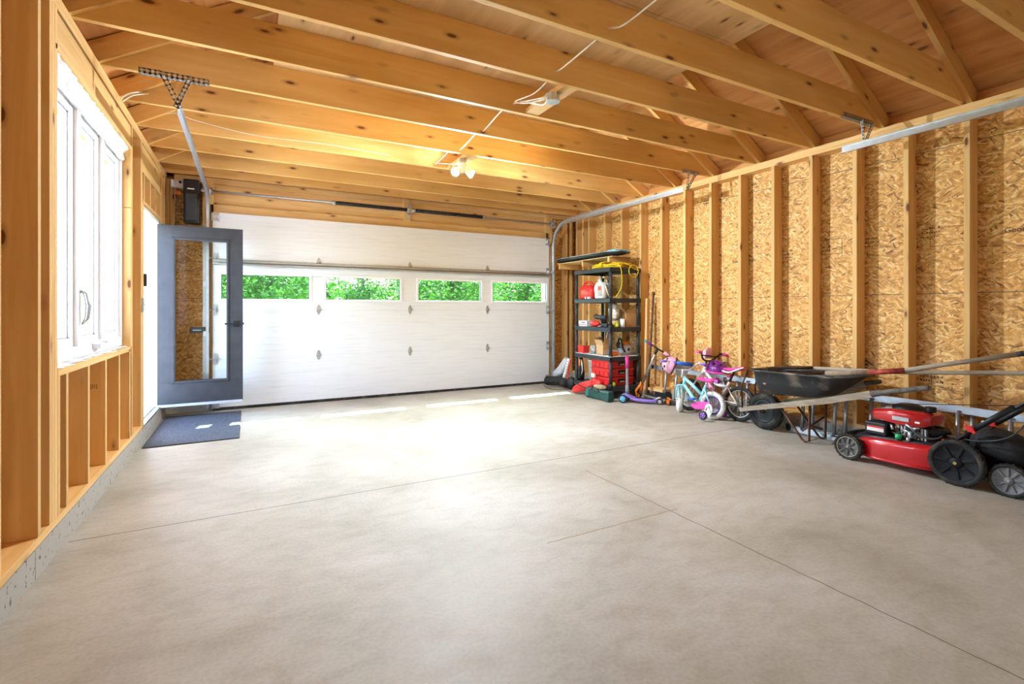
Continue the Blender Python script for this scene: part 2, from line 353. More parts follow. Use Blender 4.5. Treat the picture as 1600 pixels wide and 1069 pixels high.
# floor
f = struct('floor', 'smooth grey concrete garage slab with saw-cut joints', 'floor', M().box(XL-0.01, XR+0.17, YB-0.3, YF+0.25, -0.15, 0.0), mConc)
# ---- right wall
wr = struct('wall_right', 'open stud wall with strand board between pine studs', 'wall')
obj('sheathing', M().box(XR+TL, XR+TL+0.012, YB-0.2, YF+TL+0.01, 0.10, 3.0), mOSB, wr)
obj('curb', M().box(XR-0.005, XR+TL+0.03, YB-0.2, YF+TL, 0, 0.14), mCurb, wr)
obj('bottom_plate', M().box(XR, XR+TL, YB-0.1, YF, 0.14, 0.178), mWy, wr)
obj('top_plate', M().box(XR, XR+TL, YB-0.1, YF+0.1, 2.794, 2.832), mWy, wr, 0.002)
obj('top_plate', M().box(XR+0.002, XR+TL, YB-0.1, YF+0.1, 2.832, PT), mWy, wr, 0.002)
ys = [1.717 + 0.4085*k for k in range(-5, 13)] + [6.78, 6.96]
for y in ys:
    obj('wall_stud', M().box(XR, XR+TL, y, y+0.038, 0.178, 2.794), mWz, wr, 0.002, loc=(XR, y, 0.178))
obj('drywall_bracket', M().box(XR-0.03, XR, 5.0, 5.0, 1, 1), mWz, wr) if False else None
def ptext(txt, size, origin, parent, mat=None, rot=(R(90),0,R(-90)), depth=0.0006, name='printed_text', bold=0.0, xs=1.0):
    cu = bpy.data.curves.new(name, 'FONT'); cu.body = txt; cu.size = size; cu.extrude = depth; cu.offset = bold; cu.space_character = 1.05
    o = bpy.data.objects.new(name, cu); C.objects.link(o); dg = bpy.context.evaluated_depsgraph_get()
    me = bpy.data.meshes.new_from_object(o.evaluated_get(dg)); C.objects.unlink(o); bpy.data.objects.remove(o)
    q = Matrix.Translation(V(origin)) @ Euler(rot).to_matrix().to_4x4() @ Matrix.Diagonal((xs, 1, 1, 1))
    base = wloc(parent); me.transform(Matrix.Translation(-base) @ q); me.materials.clear(); me.materials.append(mat or mInk)
    r = bpy.data.objects.new(name, me); C.objects.link(r); r.parent = parent; return r
mInkF = pbr('pale lumber stamp ink', (0.30,0.19,0.08), 0.8)
XS = XR+TL-0.0015
for (y, z, s) in ((3.98, 1.80, 0.05), (1.56, 1.835, 0.055), (2.72, 0.665, 0.05)):
    ptext('Georgia-Pacific', s*1.0, (XS, y, z), wr, bold=0.0008)
    m = M()
    m.prism([(-0.07,0.05),(0.0,0.11),(0.07,0.05),(0.045,0.054),(0.0,0.085),(-0.045,0.054)], (XS, y-0.20, z), (0,-1,0), (0,0,1), (1,0,0), 0.001)
    m.prism([(-0.03,0.05),(0,0.075),(0.03,0.05)], (XS, y-0.20, z), (0,-1,0), (0,0,1), (1,0,0), 0.001)
    obj('printed_logo', m, mInk, wr)
random.seed(31)
for (y, z, n_, wd) in ((3.46, 1.87, 3, 0.22), (3.02, 1.90, 3, 0.16), (2.62, 1.90, 3, 0.20), (2.10, 1.93, 3, 0.14), (2.10, 0.70, 3, 0.16), (1.98, 0.62, 2, 0.12), (3.42, 0.62, 2, 0.14), (5.62, 1.75, 2, 0.12), (4.40, 2.62, 2, 0.2), (3.86, 2.68, 2, 0.2)):
    m = M()          # worn ink stamps, too smudged to read
    for r_ in range(n_):
        q = 0.0
        while q < wd:
            w_ = random.uniform(0.004, 0.016); h_ = random.uniform(0.006, 0.018)
            if random.random() < 0.8: m.box(XS-0.0006, XS, y-q-w_, y-q, z-r_*0.036, z-r_*0.036+h_)
            q += w_ + random.uniform(0.003, 0.008)
    obj('ink_stamp', m, mInk, wr)
for (y, z) in ((2.98, 1.885), (2.03, 1.87), (2.02, 0.66)):
    m = M(); w2, h2 = 0.24, 0.15; 
    for a, b_, c_, d in ((0, w2, 0, 0.004), (0, w2, h2, h2+0.004), (0, 0.004, 0, h2), (w2, w2+0.004, 0, h2)): m.box(XS-0.0005, XS, y-b_, y-a, z-0.09+c_, z-0.09+d)
    obj('printed_frame', m, mInk, wr)
# ---- front wall (holds the overhead door)
DX0, DX1, DH = -0.385, 4.485, 2.44
wf = struct('wall_front', 'pine framed front wall around the overhead door', 'wall')
obj('sheathing', [m := M().box(XL-0.15, DX0+0.03, YF+TL, YF+TL+0.012, 0.1, 3.1), m.box(DX1-0.03, XR+0.15, YF+TL, YF+TL+0.012, 0.1, 3.1), m.box(DX0+0.03, DX1-0.03, YF+TL, YF+TL+0.012, DH-0.03, 3.1)][0], mOSB, wf)
obj('curb', [m := M().box(XL-0.1, DX0+0.03, YF-0.005, YF+TL+0.03, 0, 0.14), m.box(DX1-0.03, XR+0.1, YF-0.005, YF+TL+0.03, 0, 0.14)][0], mCurb, wf)
for x0, x1 in ((XL, DX0+0.03), (DX1-0.03, XR)):
    obj('bottom_plate', M().box(x0, x1, YF, YF+TL, 0.14, 0.178), mWx, wf)
for x in (XL, XL+0.042, -0.495, -0.455, -0.415, 4.455, 4.50, 4.545, 4.86, 4.96):
    obj('wall_stud', M().box(x, x+0.038, YF, YF+TL, 0.178, 2.80), mWz, wf, 0.002, loc=(x, YF, 0.178))
hz = [(DH-0.005, DH+0.105, 0.0), (DH+0.108, DH+0.255, 0.045), (DH+0.258, DH+0.36, 0.05), (2.80, 2.87, 0.02)]
for z0, z1, dy in hz:
    obj('header_board', M().box(XL+0.08 if z0 > 2.7 else DX0-0.03, XR if z0 > 2.7 else DX1+0.03, YF+dy, YF+TL, z0, z1), mWx, wf, 0.002, loc=(0, YF, z0))
for x in (2.05, 4.50, -0.44):
    obj('mounting_pad', M().box(x-0.05, x+0.05, YF-0.002, YF+0.06, DH+0.10, 2.86), mWz, wf, 0.002, loc=(x, YF, 2.5))
gb = obj('gable_sheathing', M().prism([(XL-0.2,2.87),(XR+0.2,2.87),(2.07,4.75)], (0, YF+TL+0.006, 0), (1,0,0), (0,0,1), (0,1,0), 0.012), mRoof, wf)
# ---- left wall
wl = struct('wall_left', 'pine stud wall with a tall window and side doorway', 'wall')
WY0, WY1, WZ0, WZ1 = 3.338, 5.12, 0.936, 2.58
SY0, SY1, SZ0, SZ1 = 5.71, 6.735, 0.14, 2.235
m = M(); XO = XL-TL
for y0, y1, z0, z1 in ((YB-0.2, WY0, 0.1, 3.0), (WY0, WY1, 0.1, WZ0-0.04), (WY0, WY1, WZ1, 3.0), (WY1, SY0, 0.1, 3.0), (SY0, SY1, SZ1, 3.0), (SY1, YF+0.15, 0.1, 3.0)):
    m.box(XO-0.012, XO, y0, y1, z0, z1)
obj('sheathing', m, mOSB, wl)
m = M()
for y0, y1 in ((YB-0.2, 3.02), (3.026, YF)): m.box(XO-0.03, XL+0.004, y0, y1, 0, 0.137)
obj('curb', m, mCurb, wl)
m = M()
for y0, y1 in ((YB, SY0-0.03),): m.box(XO, XL, y0, y1, 0.14, 0.178)
obj('bottom_plate', m, mWy, wl, 0.002)
obj('top_plate', M().box(XO, XL, YB, YF, 2.794, 2.832), mWy, wl, 0.002)
obj('top_plate', M().box(XO, XL, YB, YF+0.1, 2.832, PT), mWy, wl, 0.002)
full = [-0.5, -0.1, 0.3, 0.7, 1.1, 1.5, 1.9, 2.26, 2.645, 3.07, 3.222, 3.26, 3.30, 5.165, 5.563, 5.605, 6.78, 6.82, 7.03]
for y in full:
    tight = y in (3.26, 3.30)
    obj('wall_stud', M().box(XO, XL, y, y+0.037, 0.178, 2.794), mWz, wl, 0.002, loc=(XL, y, 0.178))
for y in (3.342, 3.475, 3.885, 4.30, 4.70, 5.082):
    obj('jack_stud', M().box(XO, XL, y, y+0.038, 0.178, WZ0-0.076+0.038), mWz, wl, 0.002, loc=(XL, y, 0.178))
obj('trimmer', M().box(XO, XL, WY1+0.002, WY1+0.04, WZ0, 2.09), mWz, wl, 0.002, loc=(XL, WY1, WZ0))
obj('trimmer', M().box(XO, XL, WY1+0.002, WY1+0.04, 2.094, WZ1), mWz, wl, 0.002, loc=(XL, WY1, 2.09))
for y in (5.645, 5.683, 6.74): obj('trimmer', M().box(XO, XL, y, y+0.036, 0.178 if y > 6 else 0.14, SZ1), mWz, wl, 0.002, loc=(XL, y, 0.2))
obj('window_sill_plate', M().box(XO, XL+0.002, WY0, WY1, WZ0-0.038, WZ0), mWy, wl, 0.002)
obj('window_header', M().box(XO, XL-0.005, WY0, WY1+0.04, WZ1, WZ1+0.2), mWy, wl, 0.003)
obj('window_header', M().box(XO, XL-0.0, WY0-0.03, WY1+0.04, WZ1-0.001, WZ1+0.03), mWy, wl, 0.003)
obj('door_header', M().box(XO, XL-0.01, SY0-0.03, SY1+0.04, 2.56, 2.79), mWy, wl, 0.003)
obj('door_header', M().box(XO, XL-0.0, SY0-0.07, SY1+0.04, 2.525, 2.56), mWy, wl, 0.003)
obj('door_header', M().box(XO, XL-0.0, SY0-0.03, SY1+0.04, SZ1, SZ1+0.038), mWy, wl, 0.003)
for y in (5.72, 6.05, 6.38, 6.70): obj('cripple_stud', M().box(XO, XL, y, y+0.038, SZ1+0.038, 2.525), mWz, wl, 0.002, loc=(XL, y, 2.27))
m = M()
for k in range(7): m.box(XL-0.11+k*0.010, XL-0.104+k*0.010, 4.2995, 4.2998, 0.70+0.004*(k % 3), 0.735)
obj('ink_stamp', m, mInkF, wl)
m = M()
random.seed(5)
y = WY0+0.02
while y < WY1-0.12:
    l = random.uniform(0.10, 0.22); z = WZ0 + random.uniform(0.001, 0.006)
    m.obox((XL-0.05+random.uniform(-0.02, 0.01), y+l/2, z), (0.085, l, 0.003), (random.uniform(-.03,.03), random.uniform(-.1,.05), random.uniform(-.3,.3))); y += l*0.8
obj('membrane_strips', m, mFoil, wl)
# ---- back wall with second overhead door, closes the room behind the viewer
wb = struct('wall_back', 'framed rear wall behind the viewer', 'wall')
BX0, BX1 = -0.385, 4.485
m = M().box(XL-0.15, BX0+0.03, YB-TL-0.012, YB-TL, 0.0, 3.1); m.box(BX1-0.03, XR+0.15, YB-TL-0.012, YB-TL, 0, 3.1); m.box(BX0+0.03, BX1-0.03, YB-TL-0.012, YB-TL, DH-0.03, 3.1)
obj('sheathing', m, mOSB, wb)
for x in (XL, -0.45, 4.5, 4.96): obj('wall_stud', M().box(x, x+0.038, YB-TL, YB, 0, 2.87), mWz, wb, loc=(x, YB, 0.2))
obj('header_board', M().box(XL, XR, YB-TL, YB, DH, 2.87), mWx, wb)
obj('gable_sheathing', M().prism([(XL-0.2,2.87),(XR+0.2,2.87),(2.07,4.75)], (0, YB-TL-0.006, 0), (1,0,0), (0,0,1), (0,1,0), 0.012), mRoof, wb)
# ---- roof frame
ce = struct('ceiling', 'exposed spruce joists and rafters under plywood roof deck', 'ceiling')
SL = 0.60; XM = (XL+XR)/2; JH = 0.235
jy = [1.74 + 0.606*k for k in range(-3, 9)] + [7.06]
cosL = math.cos(math.atan(SL)); VH = 0.14/cosL
for i, y in enumerate(jy):
    # joist ends clipped to the roof slope
    zc = 0.09; xo0, xo1 = XL-TL, XR+TL
    top = PT+JH; xr = xo1 - (JH-zc)/SL; xl = xo0 + (JH-zc)/SL
    poly = [(xo0, PT), (xo1, PT), (xo1, PT+zc), (xr, top), (xl, top), (xo0, PT+zc)]
    obj('ceiling_joist', M().prism(poly, (0, y+0.019, 0), (1,0,0), (0,0,1), (0,1,0), 0.038), mJ, ce, 0.002, loc=(1.0, y, PT))
    if y > 7: continue
    for sgn in (1, -1):
        x1 = XR if sgn > 0 else XL; 
        def P(x, dz): return (x, PT + abs(x-x1)*SL + dz)
        xa = x1 + sgn*TL
        poly = [(x1, PT), (xa, PT), (xa, PT - TL*SL + VH), (XM, P(XM, VH)[1]), (XM, P(XM, 0)[1])]
        poly = [(x1, PT), (xa, PT), (xa, PT + 0.07), (XM, PT + abs(XM-x1)*SL + VH), (XM, PT + abs(XM-x1)*SL)]
        mm = M(); ang = math.atan(SL)*(1 if sgn < 0 else -1)
        # built along its own axis so that the grain follows the rafter
        rot = Matrix.Rotation(-ang, 4, 'Y'); org = V((x1, y-0.019, PT))
        loc = [rot.inverted() @ (V((px, y-0.019, pz)) - org) for px, pz in poly]
        n = len(loc); mm.v = [V((p.x, -0.019, p.z)) for p in loc] + [V((p.x, 0.019, p.z)) for p in loc]
        mm.f = [list(reversed(range(n))), list(range(n, 2*n))] + [[k, (k+1) % n, n+(k+1) % n, n+k] for k in range(n)]; mm.sm = [False]*len(mm.f); mm.mi = [0]*len(mm.f)
        ro = obj('rafter', mm, mJ, None, 0.002); ro.parent = ce; ro.location = org; ro.rotation_euler = (0, -ang, 0)
for sgn in (1, -1):
    x1 = XR if sgn > 0 else XL; xa = x1 + sgn*0.45
    z0 = PT + VH + 0.002; za = z0 - 0.45*SL; zr = z0 + abs(XM-x1)*SL
    obj('roof_deck', M().prism([(xa, za), (XM, zr), (XM, zr+0.015), (xa, za+0.015)], (0, (YB+YF)/2, 0), (1,0,0), (0,0,1), (0,1,0), YF-YB+0.6), mRoof, ce, loc=(x1, 3, 3))
    obj('eave_board', M().box(*sorted((x1+sgn*0.095, x1+sgn*0.115)), YB-0.2, YF+0.2, PT+0.001, PT+0.095), mRoof, ce)
m = M()
for a, b_ in ((-0.3, 2.31), (2.314, 4.75), (4.754, 7.05)): m.box(0.17, 3.00, a, b_, PT+JH+0.001, PT+JH+0.017)
obj('loft_floor', m, mPly, ce, loc=(0.2, 3, 3.1))
for y0, y1, xc in ((2.96+0.03, 3.56, 2.09), (4.805, 5.38, 2.10)):
    obj('blocking', M().box(xc-0.062, xc+0.062, y0-0.0, y1-0.002, PT+0.004, PT+0.042), mWy, ce, 0.002, loc=(xc, y0, PT))
m = M(); m.box(XL-TL-0.6, XR+TL+0.6, YB-0.4, YF+0.4, 4.9, 4.92)
# ================================================================ OVERHEAD DOORS
def wood_grain_panel():
    m, t, b, N, L = newmat('embossed white steel'); tc = N('TexCoord'); k = N('Mapping'); k.inputs['Scale'].default_value = (2.0, 1, 55); L(tc.outputs['Object'], k.inputs['Vector'])
    n = N('TexNoise'); n.inputs['Scale'].default_value = 1; n.inputs['Detail'].default_value = 4; n.inputs['Distortion'].default_value = 0.4; L(k.outputs[0], n.inputs['Vector'])
    r = ramp(N, [(0.34, (0.69,0.71,0.74)), (0.5, (0.75,0.77,0.80))]); L(n.outputs['Fac'], r.inputs[0]); L(r.outputs[0], b.inputs['Base Color'])
    bp = N('Bump'); bp.inputs['Strength'].default_value = 0.35; bp.inputs['Distance'].default_value = 0.002; L(n.outputs['Fac'], bp.inputs['Height']); L(bp.outputs[0], b.inputs['Normal'])
    b.inputs['Roughness'].default_value = 0.40; return m
mPanel = wood_grain_panel()
WINX = [(-0.325, 0.745), (0.895, 1.965), (2.180, 3.250), (3.395, 4.455)]
def overhead_door(name, label, Y, s, glazed=True):
    """s=+1: the room lies on the -Y side"""
    d = struct(name, label, 'garage door'); T = 0.045
    def bx(m, x0, x1, a, b_, z0, z1):
        y0, y1 = Y - s*a, Y - s*b_; return m.box(x0, x1, min(y0, y1), max(y0, y1), z0, z1)
    for k in range(4):
        z0, z1 = 0.035 + k*0.6012, 0.035 + (k+1)*0.6012 - 0.0005
        if k == 2 and glazed:
            p = M(); bx(p, DX0, DX1, -T, 0, z0, 1.372); bx(p, DX0, DX1, -T, 0, 1.683, z1)
            xs = [DX0] + [v for w_ in WINX for v in (w_[0]+0.03, w_[1]-0.03)] + [DX1]
            for i in range(0, len(xs), 2): bx(p, xs[i], xs[i+1], -T, 0, 1.372, 1.683)
        else:
            p = M(); bx(p, DX0, DX1, -T, 0, z0, z1)
        po = obj('door_panel', p, mPanel, d, 0.003)
    for x0, x1 in (WINX if glazed else []):
        fr = M()
        for a in ((x0, x1, 1.345, 1.375), (x0, x1, 1.68, 1.71), (x0, x0+0.03, 1.375, 1.68), (x1-0.03, x1, 1.375, 1.68)): bx(fr, a[0], a[1], 0.0, 0.012, a[2], a[3])
        w_ = obj('window_frame', fr, mVinyl, d, 0.003)
        g = M(); bx(g, x0+0.03, x1-0.03, -0.024, -0.020, 1.375, 1.68); obj('pane', g, mGlassG, w_)
        sp = M()
        for a in ((x0+0.03, x1-0.03, 1.372, 1.380), (x0+0.03, x1-0.03, 1.675, 1.683), (x0+0.03, x0+0.038, 1.38, 1.675), (x1-0.038, x1-0.03, 1.38, 1.675)): bx(sp, a[0], a[1], -0.02, 0.0, a[2], a[3])
        obj('gasket', sp, mDark, w_)
    b1 = M(); bx(b1, DX0, DX1, -0.04, 0.006, 0.0, 0.036); obj('bottom_seal', b1, mRub, d, 0.004)
    st = M(); bx(st, DX0, DX1, 0.0, 0.004, 1.795, 1.87); bx(st, DX0, DX1, 0.0, 0.05, 1.795, 1.80); bx(st, DX0, DX1, 0.0, 0.05, 1.842, 1.847); bx(st, DX0, DX1, 0.048, 0.052, 1.795, 1.813); bx(st, DX0, DX1, 0.048, 0.052, 1.829, 1.847)
    obj('strut', st, mGalvD, d)
    for z in (0.635, 1.24, 1.87):
        for x in (0.832, 2.082, 3.332):
            h = M()
            h.prism([(-0.022,-0.01),(-0.026,0.02),(-0.014,0.055),(0,0.07),(0.014,0.055),(0.026,0.02),(0.022,-0.01)], (x, Y - s*0.004, z), (1,0,0), (0,0,1), (0,1,0), 0.006)
            h.prism([(-0.022,0.005),(-0.026,-0.02),(-0.014,-0.055),(0,-0.07),(0.014,-0.055),(0.026,-0.02),(0.022,0.005)], (x, Y - s*0.004, z), (1,0,0), (0,0,1), (0,1,0), 0.006)
            h.cyl((x-0.03, Y-s*0.012, z), (x+0.03, Y-s*0.012, z), 0.009, n=8)
            for dz in (-0.035, 0.035): h.cyl((x, Y-s*0.004, z+dz), (x, Y-s*0.012, z+dz), 0.006, n=6)
            obj('hinge', h, mGalvD, d)
        for x, q in ((DX0+0.03, -1), (DX1-0.03, 1)):
            h = M(); bx(h, x-0.03, x+0.03, 0.0, 0.006, z-0.07, z+0.07); bx(h, x-0.004, x+0.004, 0.0, 0.05, z-0.03, z+0.03)
            yy = Y-s*0.04; h.cyl((x-0.03*q, yy, z), (x+0.10*q, yy, z), 0.006, n=8); h.cyl((x+0.055*q, yy, z), (x+0.075*q, yy, z), 0.023, n=12)
            obj('roller_hinge', h, mGalv, d)
    for x in (DX0+0.03, DX1-0.03):
        h = M(); bx(h, x-0.045, x+0.045, 0.0, 0.01, 2.33, 2.43); bx(h, x-0.03, x+0.03, 0.01, 0.05, 2.35, 2.40); obj('top_bracket', h, mGalv, d, 0.002)
        h = M(); bx(h, x-0.045, x+0.045, 0.0, 0.012, 0.03, 0.14); bx(h, x-0.03, x+0.03, 0.012, 0.05, 0.05, 0.09); obj('bottom_bracket', h, mGalv, d, 0.002)
    return d
overhead_door('door_1', 'wide white sectional overhead door with four slim windows', 7.052, 1)
overhead_door('door_2', 'second white overhead door behind the viewer', YB+0.05, -1, False)

def track(name, label, X, q, Y0, s, y_end, zc=2.665, z_end=None):
    """C-section track: vertical, bend, horizontal"""
    t = thing(name, label, 'door track', (X, Y0, 0), 'steel tracks of the overhead doors')
    z_end = zc if z_end is None else z_end; r = 0.36; yv = Y0 - s*0.055
    path = [V((X, yv, 0.05)), V((X, yv, 1.2)), V((X, yv, zc-r))]
    path += arc((X, yv - s*r, zc-r), (0, s, 0), (0, 0, 1), r, 0, math.pi/2, 12)[1:]
    path += [V((X, y_end, z_end))]
    # profile in (side, normal) : a C open towards the door middle
    prof = [(-0.010,0.030),(0.016,0.030),(0.016,-0.030),(-0.010,-0.030),(-0.010,-0.026),(0.012,-0.026),(0.012,0.026),(-0.010,0.026)]
    rings = []
    for i, p in enumerate(path):
        a = path[max(i-1, 0)]; b_ = path[min(i+1, len(path)-1)]; tg = (b_-a).normalized(); sd = V((q, 0, 0)); nr = tg.cross(V((1,0,0))).normalized()
        rings.append([p + sd*u + nr*v for u, v in prof])
    obj('rail', M().loft(rings, False), mGalv, t)
    # stiffening angle on the horizontal length
    ya = yv - s*(r+0.02); yb_ = ya - s*1.25 if abs(y_end-ya) > 1.3 else y_end
    a = M(); a.box(X+q*0.017-0.002, X+q*0.017+0.002, min(ya, yb_), max(ya, yb_), zc-0.03, zc+0.065); obj('stiffener', a, mGalv, t)
    a = M(); a.box(X+q*0.02-0.003, X+q*0.02+0.003, Y0-0.07 if s > 0 else Y0, Y0+0.04 if s > 0 else Y0+0.07, 0.04, zc-r-0.02)
    a.box(min(X+q*0.02, X+q*0.06), max(X+q*0.02, X+q*0.06), Y0+s*0.03-0.003, Y0+s*0.03+0.003, 0.04, zc-r-0.02); obj('wall_angle', a, mGalvD, t)
    for z in (0.35, 0.95, 1.55, 2.1):
        b2 = M(); b2.box(min(X+q*0.016, X+q*0.05), max(X+q*0.016, X+q*0.05), min(Y0-s*0.06, Y0), max(Y0-s*0.06, Y0), z-0.03, z+0.03); obj('bracket', b2, mGalv, t)
    return t
track('door_track', 'left steel roller track of the windowed white overhead door', -0.43, -1, 7.06, 1, 4.20, 2.665)
track('door_track', 'right steel roller track curving up beside the shelves', 4.54, 1, 7.06, 1, 4.20, 2.665)
# tracks of the rear door
track('door_track', 'horizontal steel track cut by the right picture edge', 4.66, 1, YB+0.04, -1, 2.49, 2.665)
track('door_track', 'left steel track of the rear overhead door', -0.43, -1, YB+0.04, -1, 2.30, 2.665)
def perf(m, p0, p1, w_, nrm, t=0.003, hole=0.030):
    """perforated angle strip: a flat bar with real slots left open between small bars"""
    p0, p1, nrm = V(p0), V(p1), V(nrm).normalized(); d = (p1-p0); L_ = d.length; d.normalize(); sd = d.cross(nrm)
    for e in (-1, 1): m.beam(p0 + sd*e*w_*0.34, p1 + sd*e*w_*0.34, w_*0.32, t, nrm)
    n = max(2, int(L_/hole)); 
    for i in range(n+1):
        c = p0 + d*(L_*i/n); a = c - d*0.007; b_ = c + d*0.007
        if i == 0: a = c
        if i == n: b_ = c
        m.beam(a, b_, w_, t, nrm)
    return m
def hanger(label, xt0, xt1, Y, ztop, ends, zb, q):
    h = thing('track_hanger', label, 'bracket', ((xt0+xt1)/2, Y, ztop), 'perforated steel track hangers')
    m = M(); perf(m, (xt0, Y-0.018, ztop-0.003), (xt1, Y-0.018, ztop-0.003), 0.036, (0,0,1)); perf(m, (xt0, Y-0.036, ztop+0.016), (xt1, Y-0.036, ztop+0.016), 0.034, (0,1,0)); obj('cross_bar', m, mGalvD, h)
    for k, (xa, xb) in enumerate(ends):
        m = M(); perf(m, (xa, Y-0.040, ztop), (xb, Y-0.040, zb), 0.034, (0,1,0)); obj('strap', m, mGalv if k == 0 else mGalvD, h)
    for xa, z_ in ((ends[0][0], ztop), (ends[1][0], ztop), (ends[0][1], zb+0.015)):
        obj('bolt', M().cyl((xa, Y-0.05, z_), (xa, Y-0.03, z_), 0.009, n=6), mGalv, h)
hanger('perforated steel V bracket holding the left track end below a joist', -0.66, -0.25, 4.20, 2.868, ((-0.52, -0.42), (-0.37, -0.45)), 2.66, -1)
hanger('perforated steel bracket at the right track end above the shelves', 4.50, 4.78, 4.20, 2.868, ((4.60, 4.575), (4.72, 4.575)), 2.66, 1)
hanger('perforated steel triangle bracket holding the track at the right picture edge', 4.40, 4.86, 2.36, 2.868, ((4.66, 4.69), (4.83, 4.69)), 2.66, 1)
# torsion shaft and springs
ts = thing('torsion_bar', 'long steel torsion shaft with dark springs above the white overhead door', 'torsion spring', (2.05, 7.0, 2.68))
obj('shaft', M().cyl((-0.47, 7.0, 2.685), (4.60, 7.0, 2.685), 0.013), mGalvD, ts)
for x0, x1 in ((1.02, 2.04), (2.12, 3.24)):
    m = M(); n = 150; pts = []
    m.cyl((x0, 7.0, 2.685), (x1, 7.0, 2.685), 0.024, n=14)
    for i in range(34): x = x0 + (x1-x0)*(i+0.5)/34; m.torus((x, 7.0, 2.685), (1,0,0), 0.025, 0.006, 14, 5)
    obj('spring', m, mBlack, ts)
    for x in (x0, x1): obj('winding_cone', M().cyl((x-0.02, 7.0, 2.685), (x+0.02, 7.0, 2.685), 0.033, n=16), mGalvD, ts)
m = M().box(2.06, 2.10, 6.985, 7.10, 2.64, 2.73); m.box(2.06, 2.10, 7.085, 7.10, 2.56, 2.80); obj('centre_bracket', m, mGalvD, ts, 0.002)
for x in (-0.40, 4.50):
    m = M(); m.lathe([(0.012,-0.02),(0.05,-0.02),(0.055,-0.012),(0.042,-0.004),(0.042,0.012),(0.055,0.018),(0.012,0.018)], (x, 7.0, 2.685), (1,0,0), 20, True, True); obj('cable_drum', m, mGalvD, ts)
    xx = x + (0.05 if x > 0 else -0.05); m = M().box(xx-0.004, xx+0.004, 6.96, 7.10, 2.62, 2.75); m.cyl((xx-0.01, 7.0, 2.685), (xx+0.01, 7.0, 2.685), 0.03); obj('end_bearing', m, mGalv, ts)
    m = M().cyl((x, 7.04, 2.66), (x, 7.04, 0.08), 0.002, n=5); obj('cable', m, mGalvD, ts)
# opener motor
op = thing('garage_door_opener', 'tall black wall mounted opener box in the far left corner', 'door opener', (-0.60, 7.05, 2.53))
obj('housing', M().box(-0.675, -0.515, 6.94, 7.098, 2.27, 2.79), mBlack, op, 0.012)
obj('lower_cover', M().box(-0.655, -0.535, 6.925, 6.945, 2.30, 2.62), mDark, op, 0.006)
obj('status_label', M().box(-0.635, -0.565, 6.936, 6.94, 2.668, 2.68), mWhP, op)
obj('shaft_coupling', M().cyl((-0.515, 7.0, 2.685), (-0.44, 7.0, 2.685), 0.022), mGalvD, op)
jb = thing('outlet_box', 'white double outlet box in the far left corner', 'outlet', (-0.74, 7.08, 2.74))
obj('cover_plate', M().box(-0.81, -0.68, 7.03, 7.10, 2.695, 2.785), mWhP, jb, 0.006)
for x in (-0.78, -0.712):
    obj('socket', M().box(x-0.02, x+0.02, 7.026, 7.03, 2.71, 2.77), mWhite, jb, 0.003)
obj('black_plug', M().cyl((-0.712, 7.03, 2.755), (-0.712, 6.99, 2.755), 0.014, n=10), mBlack, jb)
pc = thing('orange_plug_cord', 'white cord with an orange plug hanging from the corner outlet', 'cord', (-0.75, 7.05, 2.66))
obj('plug', M().box(-0.765, -0.705, 7.02, 7.05, 2.61, 2.65), mOr, pc, 0.008)
obj('cord', M().tube(smoothpts([(-0.765,7.03,2.70),(-0.77,7.05,2.62),(-0.775,7.07,2.40),(-0.79,7.08,2.1),(-0.79,7.08,1.5),(-0.79,7.08,0.6)]), 0.004, 6), mWire, pc)
cb = thing('wall_control', 'small dark control box on the stud left of the overhead door', 'control box', (-0.47, 7.09, 1.0))
obj('box', M().box(-0.62, -0.42, 7.03, 7.10, 0.96, 1.03), mDark, cb, 0.004); obj('button_strip', M().box(-0.59, -0.50, 7.027, 7.03, 0.99, 0.998), mWhP, cb)
sw = thing('light_switch', 'grey switch box on the stud between window and doorway', 'switch', (XL+0.02, 5.62, 1.28))
obj('switch_plate', M().box(XL-0.02, XL+0.012, 5.585, 5.665, 1.22, 1.35), mGalvD, sw, 0.003); obj('lever', M().box(XL+0.012, XL+0.02, 5.615, 5.635, 1.27, 1.30), mWhP, sw)
sw2 = thing('doorbell_sensor', 'small dark sensor above the light switch by the doorway', 'sensor', (XL+0.015, 5.72, 1.52))
obj('sensor_body', M().box(XL+0.001, XL+0.022, 5.70, 5.735, 1.46, 1.58), mDark, sw2, 0.004)
